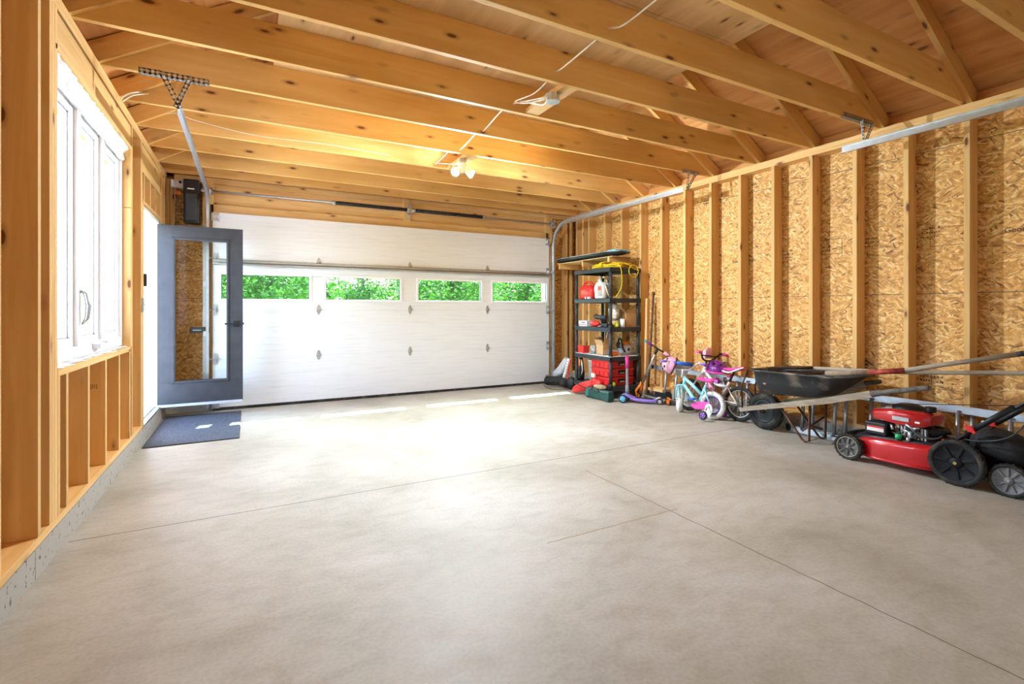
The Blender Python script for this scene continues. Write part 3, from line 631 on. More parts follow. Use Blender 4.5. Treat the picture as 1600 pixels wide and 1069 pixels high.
# ================================================================ WINDOW
wn = struct('window_1', 'white three-light vinyl window in the left stud wall', 'window')
xi, xo = XL-0.055, XL-0.135; fw = 0.045
m = M().box(xo, xi, WY0+0.01, WY1-0.005, WZ0+0.012, WZ0+0.085); m.box(xo, xi, WY0+0.01, WY1-0.005, WZ1-0.10, WZ1-0.045)
m.box(xo, xi, WY0+0.01, WY0+0.055, WZ0+0.085, WZ1-0.10); m.box(xo, xi, WY1-0.05, WY1-0.005, WZ0+0.085, WZ1-0.10)
obj('window_frame', m, mVinyl, wn, 0.004)
bays = [WY0+0.055, 3.93, 4.50, WY1-0.05]
for k in (1, 2): obj('mullion', M().box(xo, xi+0.004, bays[k]-0.032, bays[k]+0.032, WZ0+0.085, WZ1-0.10), mVinyl, wn, 0.004)
for k in range(3):
    a = bays[k] + (0.032 if k else 0); b_ = bays[k+1] - (0.032 if k < 2 else 0); z0, z1 = WZ0+0.085, WZ1-0.10
    m = M(); e = 0.05
    for yy0, yy1, zz0, zz1 in ((a, b_, z0, z0+e), (a, b_, z1-e, z1), (a, a+e, z0+e, z1-e), (b_-e, b_, z0+e, z1-e)):
        m.box(xo+0.01, xi-0.018, yy0, yy1, zz0, zz1); m.box(xo+0.02, xi-0.03, yy0+(0.012 if yy1-yy0 < 0.1 and yy0 > a else 0), yy1, zz0, zz1)
    sh = obj('sash', m, mVinyl, wn, 0.003)
    obj('pane', M().box(xo+0.030, xo+0.034, a+e, b_-e, z0+e, z1-e), mGlass, sh)
    m = M()
    for yy0, yy1, zz0, zz1 in ((a+e, b_-e, z0+e, z0+e+0.01), (a+e, b_-e, z1-e-0.01, z1-e), (a+e, a+e+0.01, z0+e, z1-e), (b_-e-0.01, b_-e, z0+e, z1-e)): m.box(xo+0.034, xo+0.046, yy0, yy1, zz0, zz1)
    obj('glazing_bead', m, mGreyP, sh)
m = M(); m.tube([(xi+0.004, 3.945, 1.36), (xi+0.03, 3.95, 1.34), (xi+0.042, 3.95, 1.27), (xi+0.035, 3.95, 1.19), (xi+0.012, 3.945, 1.15)], [0.010, 0.014, 0.016, 0.013, 0.006], 8); obj('lock_handle', m, mGalvD, wn)
m = M(); m.obox((xi+0.022, 4.30, WZ0+0.062), (0.045, 0.13, 0.03)); m.tube([(xi+0.03, 4.34, WZ0+0.07), (xi+0.055, 4.36, WZ0+0.09), (xi+0.04, 4.22, WZ0+0.10)], 0.008, 8); obj('crank', m, mWhP, wn, 0.004)
# foil flap along the window head
m = M(); n = 46; vs = []; random.seed(2)
for i in range(n+1):
    y = WY0 + (WY1-WY0-0.01)*i/n
    for j, (dx, dz) in enumerate(((-0.055, -0.115), (-0.035, -0.085), (-0.052, -0.05), (-0.03, -0.022), (-0.008, -0.004))):
        vs.append((XL+dx+random.uniform(-0.007, 0.007), y, WZ1+dz+(random.uniform(-0.008, 0.008) if 0 < j < 4 else 0)))
m.add(vs, [(i*5+j, i*5+j+1, (i+1)*5+j+1, (i+1)*5+j) for i in range(n) for j in range(4)], True)
o = obj('flashing_film', m, mFoil, wn); d = o.modifiers.new('s', 'SOLIDIFY'); d.thickness = 0.001
# ================================================================ SIDE DOOR
sd = struct('door_3', 'charcoal glazed side door standing open into the garage', 'door')
fx0, fx1 = XL-0.15, XL-0.01
m = M().box(fx0, fx1, SY0, SY0+0.035, SZ0, SZ1-0.005); m.box(fx0, fx1, SY1-0.035, SY1, SZ0, SZ1-0.005); m.box(fx0, fx1, SY0, SY1, SZ1-0.04, SZ1-0.005)
obj('jamb', m, mVinyl, sd, 0.003)
m = M().box(fx0-0.05, XL+0.0, SY0, SY1, SZ0, SZ0+0.018); m.box(fx0-0.03, XL-0.05, SY0, SY1, SZ0+0.018, SZ0+0.03); obj('threshold', m, mAlu, sd, 0.003)
# leaf, opened ninety degrees; hinge at X=XL-0.02
lx0, lx1, ly0, ly1, lz0, lz1 = XL-0.03, XL-0.03+0.838, 6.685, 6.73, 0.165, 2.195
wx0, wx1, wz0, wz1 = lx0+0.155, lx1-0.155, 0.42, 2.045
m = M()
for a in ((lx0, lx1, lz0, wz0), (lx0, lx1, wz1, lz1), (lx0, wx0, wz0, wz1), (wx1, lx1, wz0, wz1)): m.box(a[0], a[1], ly0, ly1, a[2], a[3])
lf = obj('door_leaf', m, mGrey, sd, 0.002)
m = M()
for e, dy in ((0.0, 0.004), (0.012, 0.011), (0.022, 0.006)):
    for a in ((wx0-0.02+e, wx1+0.02-e, wz0-0.02+e, wz0-0.008+e), (wx0-0.02+e, wx1+0.02-e, wz1+0.008-e, wz1+0.02-e), (wx0-0.02+e, wx0-0.008+e, wz0-0.02+e, wz1+0.02-e), (wx1+0.008-e, wx1+0.02-e, wz0-0.02+e, wz1+0.02-e)):
        m.box(a[0], a[1], ly0-dy, ly1+dy, a[2], a[3])
obj('glazing_frame', m, mGrey, lf, 0.002)
obj('pane', M().box(wx0, wx1, 6.705, 6.71, wz0, wz1), mGlass, lf)
obj('bottom_sweep', M().box(lx0+0.005, lx1-0.005, ly0-0.004, ly1+0.004, lz0-0.018, lz0+0.012), mGreyP, lf)
m = M(); hx = lx1-0.065; hz_ = 1.075
for sgn, yy in ((-1, ly0), (1, ly1)):
    m.box(hx-0.034, hx+0.034, min(yy, yy+sgn*0.009), max(yy, yy+sgn*0.009), hz_-0.034, hz_+0.034)
    m.cyl((hx, yy, hz_), (hx, yy+sgn*0.055, hz_), 0.010); m.obox((hx-0.055, yy+sgn*0.055, hz_), (0.13, 0.014, 0.018))
m.box(lx1-0.002, lx1+0.012, ly0+0.015, ly1-0.015, hz_-0.012, hz_+0.012)
obj('door_handle', m, mBlack, lf, 0.002)
for z in (0.35, 1.15, 1.98): obj('hinge', M().cyl((lx0-0.004, 6.742, z-0.05), (lx0-0.004, 6.742, z+0.05), 0.008, n=10), mGalvD, lf)
# ================================================================ CEILING FITTINGS
def cone_dir(m, p, d, prof): return m.lathe(prof, p, d, 18)
lamp = thing('flood_lamp', 'lit white twin-head lamp hanging under the joists', 'ceiling lamp', (2.06, 5.0, PT))
obj('wall_box', [m := M(), m.cyl((2.04, 4.96, PT+0.003), (2.04, 4.96, PT-0.045), 0.048, n=8, smooth=False)][0], mGalvD, lamp)
obj('base', [m := M(), m.lathe([(0.05,0),(0.052,-0.01),(0.045,-0.03),(0.03,-0.045),(0.03,-0.09),(0.035,-0.10),(0.0,-0.11)], (2.04, 4.96, PT-0.045), (0,0,1), 18)][0], mWhP, lamp)
mBulb = pbr('lit lamp face', (1,1,1), 0.4, emit=((0.80,0.90,1.0), LAMP_E))
for dx in (-0.085, 0.085):
    dv = V((dx*0.8, -0.05, -0.06)).normalized(); p = V((2.04+dx*0.45, 4.96, PT-0.11))
    hd = obj('lamp_head', [m := M(), m.lathe([(0.018,-0.05),(0.03,-0.03),(0.045,0.03),(0.047,0.05),(0.043,0.052)], p+dv*0.04, dv, 18)][0], mWhP, lamp)
    obj('lamp_face', [m := M(), m.lathe([(0.043,0.0),(0.03,0.008),(0.0,0.012)], p+dv*0.088, dv, 18)][0], mBulb, hd)
jx = thing('junction_box', 'octagonal metal junction box on a block between joists', 'junction box', (2.03, 3.14, PT))
obj('box', M().cyl((2.03, 3.14, PT+0.003), (2.03, 3.14, PT-0.052), 0.052, n=8, smooth=False), mGalvD, jx)
obj('cover', M().cyl((2.03, 3.14, PT-0.052), (2.03, 3.14, PT-0.058), 0.054, n=24), mGalv, jx, 0.002)
obj('clamp', M().box(2.04, 2.075, 3.17, 3.21, PT-0.03, PT-0.005), mBlack, jx)
cw = thing('electrical_cable', 'cream cable threaded through the joists along the ceiling', 'cable', (1.94, 3.0, 2.93))
m = M()
pts = [(1.97,1.2,2.95),(1.96,1.76,2.94),(1.957,2.0,2.93),(1.93,2.23,2.905),(1.915,2.345,2.94),(1.913,2.40,2.93),(1.925,2.86,2.925),(1.93,2.96,2.95),(1.945,3.05,2.935),(1.93,3.25,2.90),(1.90,3.50,2.925),(1.94,3.36,2.87),(1.99,3.18,2.845)]
m.tube(smoothpts(pts, 5), 0.0055, 6)
m.tube(smoothpts([(1.985,3.16,2.85),(1.92,3.54,2.93),(1.905,3.60,2.94),(1.90,3.78,2.93),(1.92,4.15,2.90),(1.92,4.22,2.94),(1.925,4.36,2.93),(1.935,4.77,2.90),(1.90,4.80,2.95),(1.89,5.03,2.93),(1.885,5.36,2.90)], 5), 0.0055, 6)
obj('cable_run', m, mWire, cw)
m = M(); m.tube(smoothpts([(2.03,3.18,2.85),(2.05,3.30,2.86),(2.02,3.42,2.90),(2.0,3.54,2.97)], 5), 0.005, 6); m.tube(smoothpts([(2.02,3.19,2.85),(2.035,3.29,2.85),(2.0,3.42,2.91),(1.97,3.54,2.96)], 5), 0.005, 6); obj('cable_tails', m, mWire, cw)
cw2 = thing('electrical_cable', 'white cable stapled along a joist face toward the lit lamp', 'cable', (0.9, 5.37, 2.93))
m = M(); m.tube(smoothpts([(-0.86,5.36,2.90),(-0.6,5.375,3.02),(-0.43,5.378,2.985),(0.06,5.378,2.93),(0.7,5.378,2.945),(1.3,5.378,2.93),(1.87,5.378,2.92),(2.0,5.1,2.85),(2.03,4.99,2.84)], 6), 0.005, 6); obj('cable_run', m, mWire, cw2)
cw3 = thing('electrical_cable', 'short pair of white cables dropping by the left wall plate', 'cable', (-0.8, 4.7, 2.9))
m = M(); m.tube(smoothpts([(-0.84,4.60,2.80),(-0.80,4.66,2.88),(-0.72,4.76,2.95)], 5), 0.005, 6); m.tube(smoothpts([(-0.83,4.63,2.80),(-0.78,4.69,2.88),(-0.69,4.76,2.94)], 5), 0.005, 6); obj('cable_run', m, mWire, cw3)
# ================================================================ DOORMAT
tag(obj('doormat', M().box(XL+0.025, -0.075, 5.43, 6.86, 0.001, 0.011), mMat, bev=0.004), 'dark blue grey carpet mat on the floor by the side door', 'doormat')
# ================================================================ SHELVING UNIT AND WHAT IS ON IT
SX0, SX1, SYA, SYB = 4.39, 4.95, 5.34, 6.20
su = thing('shelving_unit', 'black plastic five-tier shelving unit against the right wall', 'shelves', ((SX0+SX1)/2, (SYA+SYB)/2, 0))
LV = [0.17, 0.585, 0.99, 1.40, 1.83]
for k, z in enumerate(LV):
    m = M(); m.box(SX0, SX1, SYA, SYB, z-0.012, z)
    for a in ((SX0, SX1, SYA, SYA+0.02), (SX0, SX1, SYB-0.02, SYB), (SX0, SX0+0.02, SYA, SYB), (SX1-0.02, SX1, SYA, SYB)): m.box(*a, z-0.06, z-0.012)
    for i in range(1, 6): y = SYA + (SYB-SYA)*i/6; m.box(SX0+0.02, SX1-0.02, y-0.004, y+0.004, z-0.03, z-0.012)
    for i in range(1, 4): x = SX0 + (SX1-SX0)*i/4; m.box(x-0.004, x+0.004, SYA+0.02, SYB-0.02, z-0.03, z-0.012)
    obj('shelf', m, mDark, su, 0.004)
for x, y in ((SX0+0.03, SYA+0.03), (SX1-0.03, SYA+0.03), (SX0+0.03, SYB-0.03), (SX1-0.03, SYB-0.03)):
    m = M()
    zz = [0.0] + LV
    for i in range(5):
        m.cyl((x, y, zz[i]+(0.0 if i else 0)), (x, y, zz[i+1]-0.062), 0.024, n=14)
        if i: m.cyl((x, y, zz[i]), (x, y, zz[i]+0.03), 0.030, n=14)
    obj('post', m, mDark, su)
# work surface sheet on the second tier
tag(obj('shelf_liner', M().box(SX0-0.004, SX1-0.06, SYA-0.004, SYB-0.05, 0.5855, 0.590), mWhP), 'thin white sheet lying on the second shelf tier under the tools', 'sheet')
def canister(name, label, cat, c, ang, build): ...
# red fuel can (tier 4)
x, y, z = 4.52, 5.99, 1.401
gc = thing('fuel_can', 'red plastic fuel can on the upper shelf beside the white jug', 'fuel can', (x, y, z))
m = M(); rings = []
for h, a, b_, s_ in ((0,0.075,0.145,0), (0.02,0.085,0.155,0), (0.13,0.085,0.155,0), (0.19,0.07,0.125,0.01), (0.205,0.05,0.09,0.02)):
    rings.append([V((x + a*math.copysign(abs(math.cos(t))**0.4, math.cos(t)), y + s_ + b_*math.copysign(abs(math.sin(t))**0.4, math.sin(t)), z+h)) for t in [2*math.pi*i/24 for i in range(24)]])
obj('tank', m.loft(rings), mRed, gc)
obj('handle', M().tube(smoothpts([(x,y+0.12,z+0.17),(x,y+0.115,z+0.235),(x,y+0.04,z+0.255),(x,y-0.06,z+0.24),(x,y-0.11,z+0.19)], 5), 0.016, 8), mRed, gc)
obj('spout', M().cyl((x, y+0.10, z+0.15), (x-0.04, y+0.17, z+0.12), 0.035, 0.028, n=14), pbr('orange red plastic', (0.82,0.09,0.03), 0.4), gc)
# white jug
x, y = 4.50, 5.68
jg = thing('jug', 'white plastic jug with a grey label on the upper shelf', 'jug', (x, y, z))
m = M(); rings = []
for h, a, b_, s_ in ((0,0.055,0.09,0), (0.02,0.06,0.095,0), (0.17,0.06,0.095,0), (0.23,0.045,0.06,0.01), (0.245,0.022,0.022,0.02), (0.27,0.022,0.022,0.02)):
    rings.append([V((x + a*math.copysign(abs(math.cos(t))**0.5, math.cos(t)), y + s_ + b_*math.copysign(abs(math.sin(t))**0.5, math.sin(t)), z+h)) for t in [2*math.pi*i/20 for i in range(20)]])
obj('bottle', m.loft(rings), mWhP, jg)
obj('jug_label', M().box(x-0.0615, x-0.0595, y-0.085, y+0.0, z+0.03, z+0.19), pbr('grey label', (0.36,0.33,0.32), 0.6), jg); obj('red_label_band', M().box(x-0.0625, x-0.061, y-0.075, y-0.01, z+0.12, z+0.17), mRed, jg)
obj('cap', M().cyl((x, y+0.02, z+0.268), (x, y+0.02, z+0.295), 0.026), mGreyP, jg)
obj('handle', M().tube(smoothpts([(x-0.01,y+0.09,z+0.20),(x-0.01,y+0.125,z+0.17),(x-0.01,y+0.12,z+0.10),(x-0.01,y+0.09,z+0.08)], 4), 0.012, 8), mWhP, jg)
m = M(); m.tube(smoothpts([(4.53,5.60,1.66),(4.47,5.55,1.60),(4.46,5.50,1.52),(4.47,5.47,1.43)], 4), 0.004, 6); tag(obj('thin_cord', m, mWire), 'thin cream cord hanging down beside the white jug', 'cord')
m = M().cyl((4.60, 5.72, 1.401), (4.60, 5.72, 1.69), 0.03, n=14); m.lathe([(0.03,0),(0.045,0.01),(0.04,0.05),(0.0,0.055)], (4.60,5.72,1.69)); 
sb = thing('sprayer_bottle', 'silver topped sprayer bottle standing behind the white jug', 'bottle', (4.62, 5.70, 1.401)); obj('bottle', M().cyl((4.62,5.70,1.401),(4.62,5.70,1.63),0.045,n=16), mGreyP, sb); obj('pump_head', [m := M(), m.cyl((4.62,5.70,1.63),(4.62,5.70,1.70),0.018), m.box(4.55,4.64,5.68,5.72,1.70,1.725)][0], mChrome, sb, 0.003)
sm = thing('spark_plug_box', 'small white and black packet in front of the red fuel can', 'packet', (4.43, 5.88, 1.401)); obj('carton', M().box(4.41,4.45,5.85,5.95,1.401,1.432), mWhP, sm, 0.002); obj('black_band', M().box(4.408,4.452,5.89,5.92,1.400,1.433), mBlack, sm)
# tier 3
z = 0.991
wb_ = thing('medicine_box', 'white box with red marks at the left of the middle shelf', 'box', (4.49, 6.03, z))
obj('carton', M().box(4.43, 4.56, 5.93, 6.13, z, z+0.085), mWhP, wb_, 0.006)
m = M()
for i in range(4): m.box(4.428, 4.431, 5.95+i*0.045, 5.975+i*0.045, z+0.015, z+0.035)
obj('red_marks', m, mRed, wb_); obj('blue_marks', M().box(4.428, 4.431, 5.97, 6.06, z+0.05, z+0.068), mBlue, wb_)
rd = thing('red_tool_case', 'red oval tool case on the middle shelf', 'tool case', (4.46, 5.76, z))
obj('shell', M().ell((4.46, 5.76, z+0.045), 0.055, 0.10, 0.045, 20, 10), mRed, rd); obj('dark_band', M().torus((4.46,5.76,z+0.045), (0,0,1), 0.08, 0.006), mBlack, rd) if False else None
dr = thing('cordless_drill', 'black and grey cordless drill lying on the middle shelf', 'drill', (4.56, 5.66, z))
obj('motor_body', M().cyl((4.49, 5.76, z+0.145), (4.50, 5.56, z+0.135), 0.034, 0.030), mDark, dr); obj('chuck', M().cyl((4.50,5.82,z+0.147),(4.50,5.76,z+0.145),0.014,0.024), mChrome, dr)
obj('grip', M().tube([(4.52,5.62,z+0.12),(4.55,5.65,z+0.07),(4.58,5.67,z+0.03)], 0.022, 10), mBlack, dr); obj('battery', M().box(4.54,4.64,5.635,5.72,z,z+0.045), mBlack, dr, 0.006)
dr2 = thing('impact_driver', 'dark impact driver behind the red case on the middle shelf', 'drill', (4.62, 5.82, z))
obj('motor_body', M().cyl((4.60,5.93,z+0.15),(4.60,5.78,z+0.13),0.036,0.03), mBlack, dr2); obj('grip', M().tube([(4.60,5.81,z+0.12),(4.62,5.79,z+0.06),(4.64,5.78,z+0.03)],0.022,10), mDark, dr2); obj('battery', M().box(4.60,4.69,5.74,5.85,z,z+0.045), mBlack, dr2, 0.006); obj('silver_nose', M().cyl((4.60,5.97,z+0.152),(4.60,5.93,z+0.15),0.015,0.022), mChrome, dr2)
ch = thing('battery_charger', 'black battery charger at the front corner of the middle shelf', 'charger', (4.47, 5.52, z)); obj('housing', M().box(4.42,4.53,5.45,5.58,z,z+0.055), mBlack, ch, 0.01); obj('pink_cable', M().tube(smoothpts([(4.42,5.58,z+0.02),(4.40,5.62,z+0.012),(4.43,5.66,z+0.012)],4),0.005,6), mPinkL, ch)
tag(obj('tennis_ball', M().ell((4.53,5.375,z+0.034),0.034,0.034,0.034,20,12), mLime), 'yellow green ball on the middle shelf beside the black post', 'ball')
tag(obj('ball_low', M().ell((4.47,5.375,0.205),0.034,0.034,0.034,20,12), mLime), 'yellow green ball on the lowest shelf beside the black post', 'ball').name = 'tennis_ball'
cn = thing('paint_can', 'white tin beside the cardboard carton on the middle shelf', 'can', (4.66, 5.44, z)); obj('tin', M().cyl((4.645,5.385,z),(4.645,5.385,z+0.12),0.036,n=22), mWhP, cn); obj('rim', M().torus((4.645,5.385,z+0.12),(0,0,1),0.034,0.003,24,6), mChrome, cn)
def carton(name, label, x0, x1, y0, y1, z0, z1, flap=0.0, rot=0):
    t = thing(name, label, 'box', ((x0+x1)/2, (y0+y1)/2, z0)); w_ = 0.004
    m = M(); m.box(x0,x1,y0,y1,z0,z0+w_)
    for a in ((x0,x0+w_,y0,y1),(x1-w_,x1,y0,y1),(x0,x1,y0,y0+w_),(x0,x1,y1-w_,y1)): m.box(*a, z0, z1)
    obj('walls', m, mCard, t)
    fl = M(); h = (y1-y0)*0.45
    fl.beam(((x0+x1)/2, y0, z1), ((x0+x1)/2, y0-h*0.5, z1+h*flap), x1-x0, 0.004, (0,0,1)); obj('flap', fl, mCard, t)
    fl = M(); fl.beam((x0, (y0+y1)/2, z1), (x0-h*0.45, (y0+y1)/2, z1+h*flap*0.7), y1-y0, 0.004, (0,0,1)); obj('flap', fl, mCard, t)
    fl = M(); fl.beam(((x0+x1)/2, y1, z1), ((x0+x1)/2, y1+h*0.6, z1+h*flap), x1-x0, 0.004, (0,0,1)); obj('flap', fl, mCard, t)
    return t
bx = thing('cardboard_box', 'closed brown cardboard carton at the right of the middle shelf', 'box', (4.80, 5.50, z)); obj('carton', M().box(4.71,4.93,5.385,5.62,z,z+0.22), mCard, bx, 0.003); obj('orange_print', M().box(4.73,4.80,5.3835,5.385,z+0.02,z+0.04), mOr, bx)
fl = M(); fl.beam((4.82,5.385,z+0.222),(4.82,5.365,z+0.25),0.20,0.003); fl.beam((4.71,5.5,z+0.222),(4.66,5.5,z+0.262),0.22,0.003); obj('flap', fl, mCard, bx)
pb = thing('plastic_bag', 'crumpled clear plastic bag beside the carton on the middle shelf', 'bag', (4.60, 5.52, z+0.1)); random.seed(3)
m = M().ell((4.61,5.52,z+0.225),0.07,0.09,0.125,16,10); m.v = [p + V((random.uniform(-.012,.012), random.uniform(-.012,.012), random.uniform(-.012,.012))) for p in m.v]; obj('film', m, pbr('cloudy plastic film', (0.66,0.58,0.50), 0.25, 0, 0.3, 25), pb)
tag(obj('paper_sack', [m := M(), m.loft([[V((4.61+a*math.cos(t)*s_, 5.52+0.09*math.sin(t)*s_, z+h)) for t in [2*math.pi*i/12 for i in range(12)]] for h, s_, a in ((0,1,0.07),(0.06,1.1,0.07),(0.095,0.8,0.06))])][0], mCard), 'tan paper sack under the clear plastic bag', 'bag')
# tier 2
z = 0.591
rb = thing('red_box', 'small red box at the left end of the second shelf tier', 'box', (4.47, 6.08, z)); obj('body', M().box(4.42,4.53,6.00,6.14,z,z+0.10), mRed, rb, 0.006); obj('lid', M().box(4.415,4.535,5.995,6.145,z+0.085,z+0.105), mRed, rb, 0.004)
jr = thing('glass_jar', 'clear jar full of screws on the second shelf tier', 'jar', (4.52, 5.85, z)); obj('jar_body', M().cyl((4.50,5.84,z),(4.50,5.84,z+0.11),0.055,n=20), pbr('glass jar of hardware', (0.36,0.36,0.34), 0.15, 0, 0.5, 60), jr); obj('lid', M().cyl((4.50,5.84,z+0.11),(4.50,5.84,z+0.125),0.05,n=20), mGalvD, jr)
jr2 = thing('glass_jar', 'shorter clear jar behind the first one on the second shelf tier', 'jar', (4.62, 5.88, z)); obj('jar_body', M().cyl((4.62,5.90,z),(4.62,5.90,z+0.09),0.05,n=20), pbr('glass jar of nails', (0.42,0.42,0.40), 0.15, 0, 0.5, 60), jr2); obj('lid', M().cyl((4.62,5.90,z+0.09),(4.62,5.90,z+0.10),0.045,n=20), mGalvD, jr2)
carton('cardboard_box', 'open brown cardboard box with upright flaps on the second shelf tier', 4.46, 4.60, 5.58, 5.74, z, z+0.15, 1.3)
og = thing('orange_tool', 'orange plastic scabbard lying in front of the chainsaw', 'tool cover', (4.55, 5.40, z)); obj('shell', [m := M(), m.loft([[V((4.445+0.025*i, 5.41+0.03*math.cos(t)*s_, z+0.032+0.032*math.sin(t)*s_)) for t in [2*math.pi*j/12 for j in range(12)]] for i, s_ in enumerate((0.6,0.9,1.0,0.85,1.0,0.95,0.6))])][0], mOr, og)
cs = thing('chainsaw', 'orange and white chainsaw with black handle on the second shelf tier', 'chainsaw', (4.76, 5.46, z))
obj('engine_body', M().box(4.70,4.84,5.41,5.53,z+0.03,z+0.15), mGreyP, cs, 0.014); obj('base', M().box(4.64,4.93,5.42,5.52,z,z+0.035), mGalvD, cs, 0.006)
obj('orange_cowl', M().loft([[V((4.73+0.14*i/4, 5.47+0.055*math.cos(t)*s_, z+0.165-0.022*i/2+0.045*math.sin(t)*s_)) for t in [2*math.pi*j/14 for j in range(14)]] for i, s_ in enumerate((0.5,1,1.0,0.9,0.5))]), mOr, cs)
obj('starter_cover', M().cyl((4.765,5.41,z+0.085),(4.765,5.395,z+0.085),0.048,n=20), mGreyP, cs); obj('starter_hub', M().cyl((4.765,5.395,z+0.085),(4.765,5.388,z+0.085),0.02,n=16), mBlack, cs)
obj('rear_handle', M().tube(smoothpts([(4.84,5.46,z+0.15),(4.90,5.46,z+0.145),(4.945,5.46,z+0.10),(4.93,5.46,z+0.04),(4.84,5.46,z+0.03)],5),0.013,8), mWhP, cs)
obj('front_handle', M().tube(smoothpts([(4.71,5.41,z+0.05),(4.66,5.40,z+0.12),(4.66,5.43,z+0.225),(4.68,5.50,z+0.23),(4.70,5.54,z+0.12)],5),0.012,8), mBlack, cs)
obj('hand_guard', M().loft([[V((4.635+dx,5.40+dy,z+0.10)) for dx,dy in ((0,0.03),(0.01,0.03),(0.01,0.10),(0,0.10))],[V((4.625+dx,5.40+dy,z+0.15)) for dx,dy in ((0,0.03),(0.01,0.03),(0.01,0.10),(0,0.10))],[V((4.64+dx,5.40+dy,z+0.19)) for dx,dy in ((0,0.03),(0.01,0.03),(0.01,0.10),(0,0.10))]], False), mBlack, cs, 0.003)
obj('guide_bar', M().box(4.44,4.70,5.53,5.536,z+0.02,z+0.075), mGalv, cs, 0.002)
rod = thing('metal_rod', 'thin grey metal rod leaning behind the shelves at their left end', 'rod', (4.97, 6.35, 0.2)); obj('rod_shaft', M().cyl((4.90,6.12,0.60),(4.975,6.02,1.18),0.010,n=8), mGalv, rod)
# bottom tier: tool organisers
z = 0.171
for k, (h, lb) in enumerate(((0.115,'lowest of three red compartment tool cases stacked on the bottom shelf'),(0.115,'middle of three red compartment tool cases stacked on the bottom shelf'),(0.12,'top red compartment tool case with clear lid on the bottom shelf'))):
    zz = z + k*0.121
    t = thing('organizer_case', lb, 'tool case', (4.62, 5.56, zz), 'red organizer cases')
    obj('case_body', M().box(4.42,4.86,5.40,5.80,zz,zz+0.10), pbr('red case plastic %d' % k, (0.55,0.02,0.025), 0.35), t, 0.01); obj('lid', M().box(4.415,4.865,5.395,5.805,zz+0.085,zz+0.115), mRed, t, 0.006)
    obj('latch', M().box(4.58,4.70,5.385,5.40,zz+0.045,zz+0.10), mBlack, t, 0.004); obj('handle_tab', M().box(4.60,4.68,5.380,5.386,zz+0.055,zz+0.063), mWhP, t)
    m = M()
    for i in range(4): m.box(4.408,4.418,5.42+i*0.095,5.48+i*0.095,zz+0.02,zz+0.07)
    obj('side_ribs', m, mRed, t, 0.003)
bk = thing('bucket', 'white plastic bucket behind the red cases on the bottom shelf', 'bucket', (4.62, 5.95, z)); obj('pail', M().lathe([(0.0,0),(0.10,0),(0.115,0.30),(0.122,0.30),(0.122,0.32),(0.112,0.32),(0.098,0.01),(0,0.01)], (4.62,5.95,z)), mWhP, bk); obj('bail', M().tube(arc((4.62,5.95,z+0.29),(0,1,0),(-0.5,0,-0.8),0.125,0,math.pi,12),0.003,6), mGalv, bk)
hd = thing('leaf_vacuum_bag', 'black and orange garden tool standing at the left end of the bottom shelf', 'garden tool', (4.50, 6.12, z)); obj('body', M().loft([[V((4.47+a*math.cos(t),6.12+a*0.6*math.sin(t),z+h)) for t in [2*math.pi*j/12 for j in range(12)]] for h,a in ((0,0.05),(0.10,0.06),(0.2,0.045),(0.34,0.03))]), mBlack, hd); obj('orange_grip', M().tube([(4.425,6.10,z+0.22),(4.42,6.09,z+0.32)],0.016,8), mOr, hd); obj('silver_guard', M().tube([(4.42,6.04,z+0.32),(4.42,6.02,z+0.16),(4.43,6.06,z+0.08)],0.01,8), mGalv, hd)
# top: yellow extension cord coil
yc = thing('extension_cord', 'yellow extension cord coiled on top of the shelving unit', 'cord', (4.66, 5.7, 1.83)); random.seed(8)
m = M(); zt = 1.838
for k in range(7):
    a0 = random.uniform(-.03,.03); ry = 0.30+random.uniform(-.04,.03); rx = 0.12+random.uniform(-.05,.05); pts = []
    for i in range(28):
        a = 2*math.pi*i/28; pts.append((4.60+a0+rx*math.cos(a), 5.66+ry*math.sin(a), zt+0.008*k*0.8+0.012*math.sin(3*a+k)+0.01))
    m.tube(pts, 0.0055, 6, closed=True)
for k in range(4): m.tube([(4.60+0.17*math.cos(a), 5.60+0.015*k, zt+0.045+0.05*math.sin(a)) for a in [2*math.pi*i/16 for i in range(16)]], 0.0055, 6, closed=True)
obj('coil', m, mYel, yc)
m = M(); m.tube(smoothpts([(4.52,5.50,1.89),(4.50,5.38,1.90),(4.55,5.335,1.86),(4.58,5.325,1.75),(4.585,5.325,1.62),(4.56,5.33,1.52),(4.50,5.34,1.43),(4.485,5.345,1.415)],6), 0.005, 6); obj('hanging_end', m, mYel, yc)
m = M(); m.tube(smoothpts([(4.50,5.52,1.88),(4.60,5.40,1.90),(4.72,5.335,1.87),(4.80,5.325,1.82),(4.90,5.325,1.80)],6), 0.0055, 6)
m.tube(arc((4.79,5.318,1.785),(1,0,0),(0,0,1),0.085,0,2*math.pi-0.05,24), 0.0055, 6); m.tube([(4.70,5.42,1.89),(4.80,5.40,1.90),(4.88,5.42,1.86)],0.0055,6); obj('loose_loops', m, mYel, yc)
obj('plug', M().box(4.64,4.73,5.38,5.42,1.875,1.905), mYel, yc, 0.008)
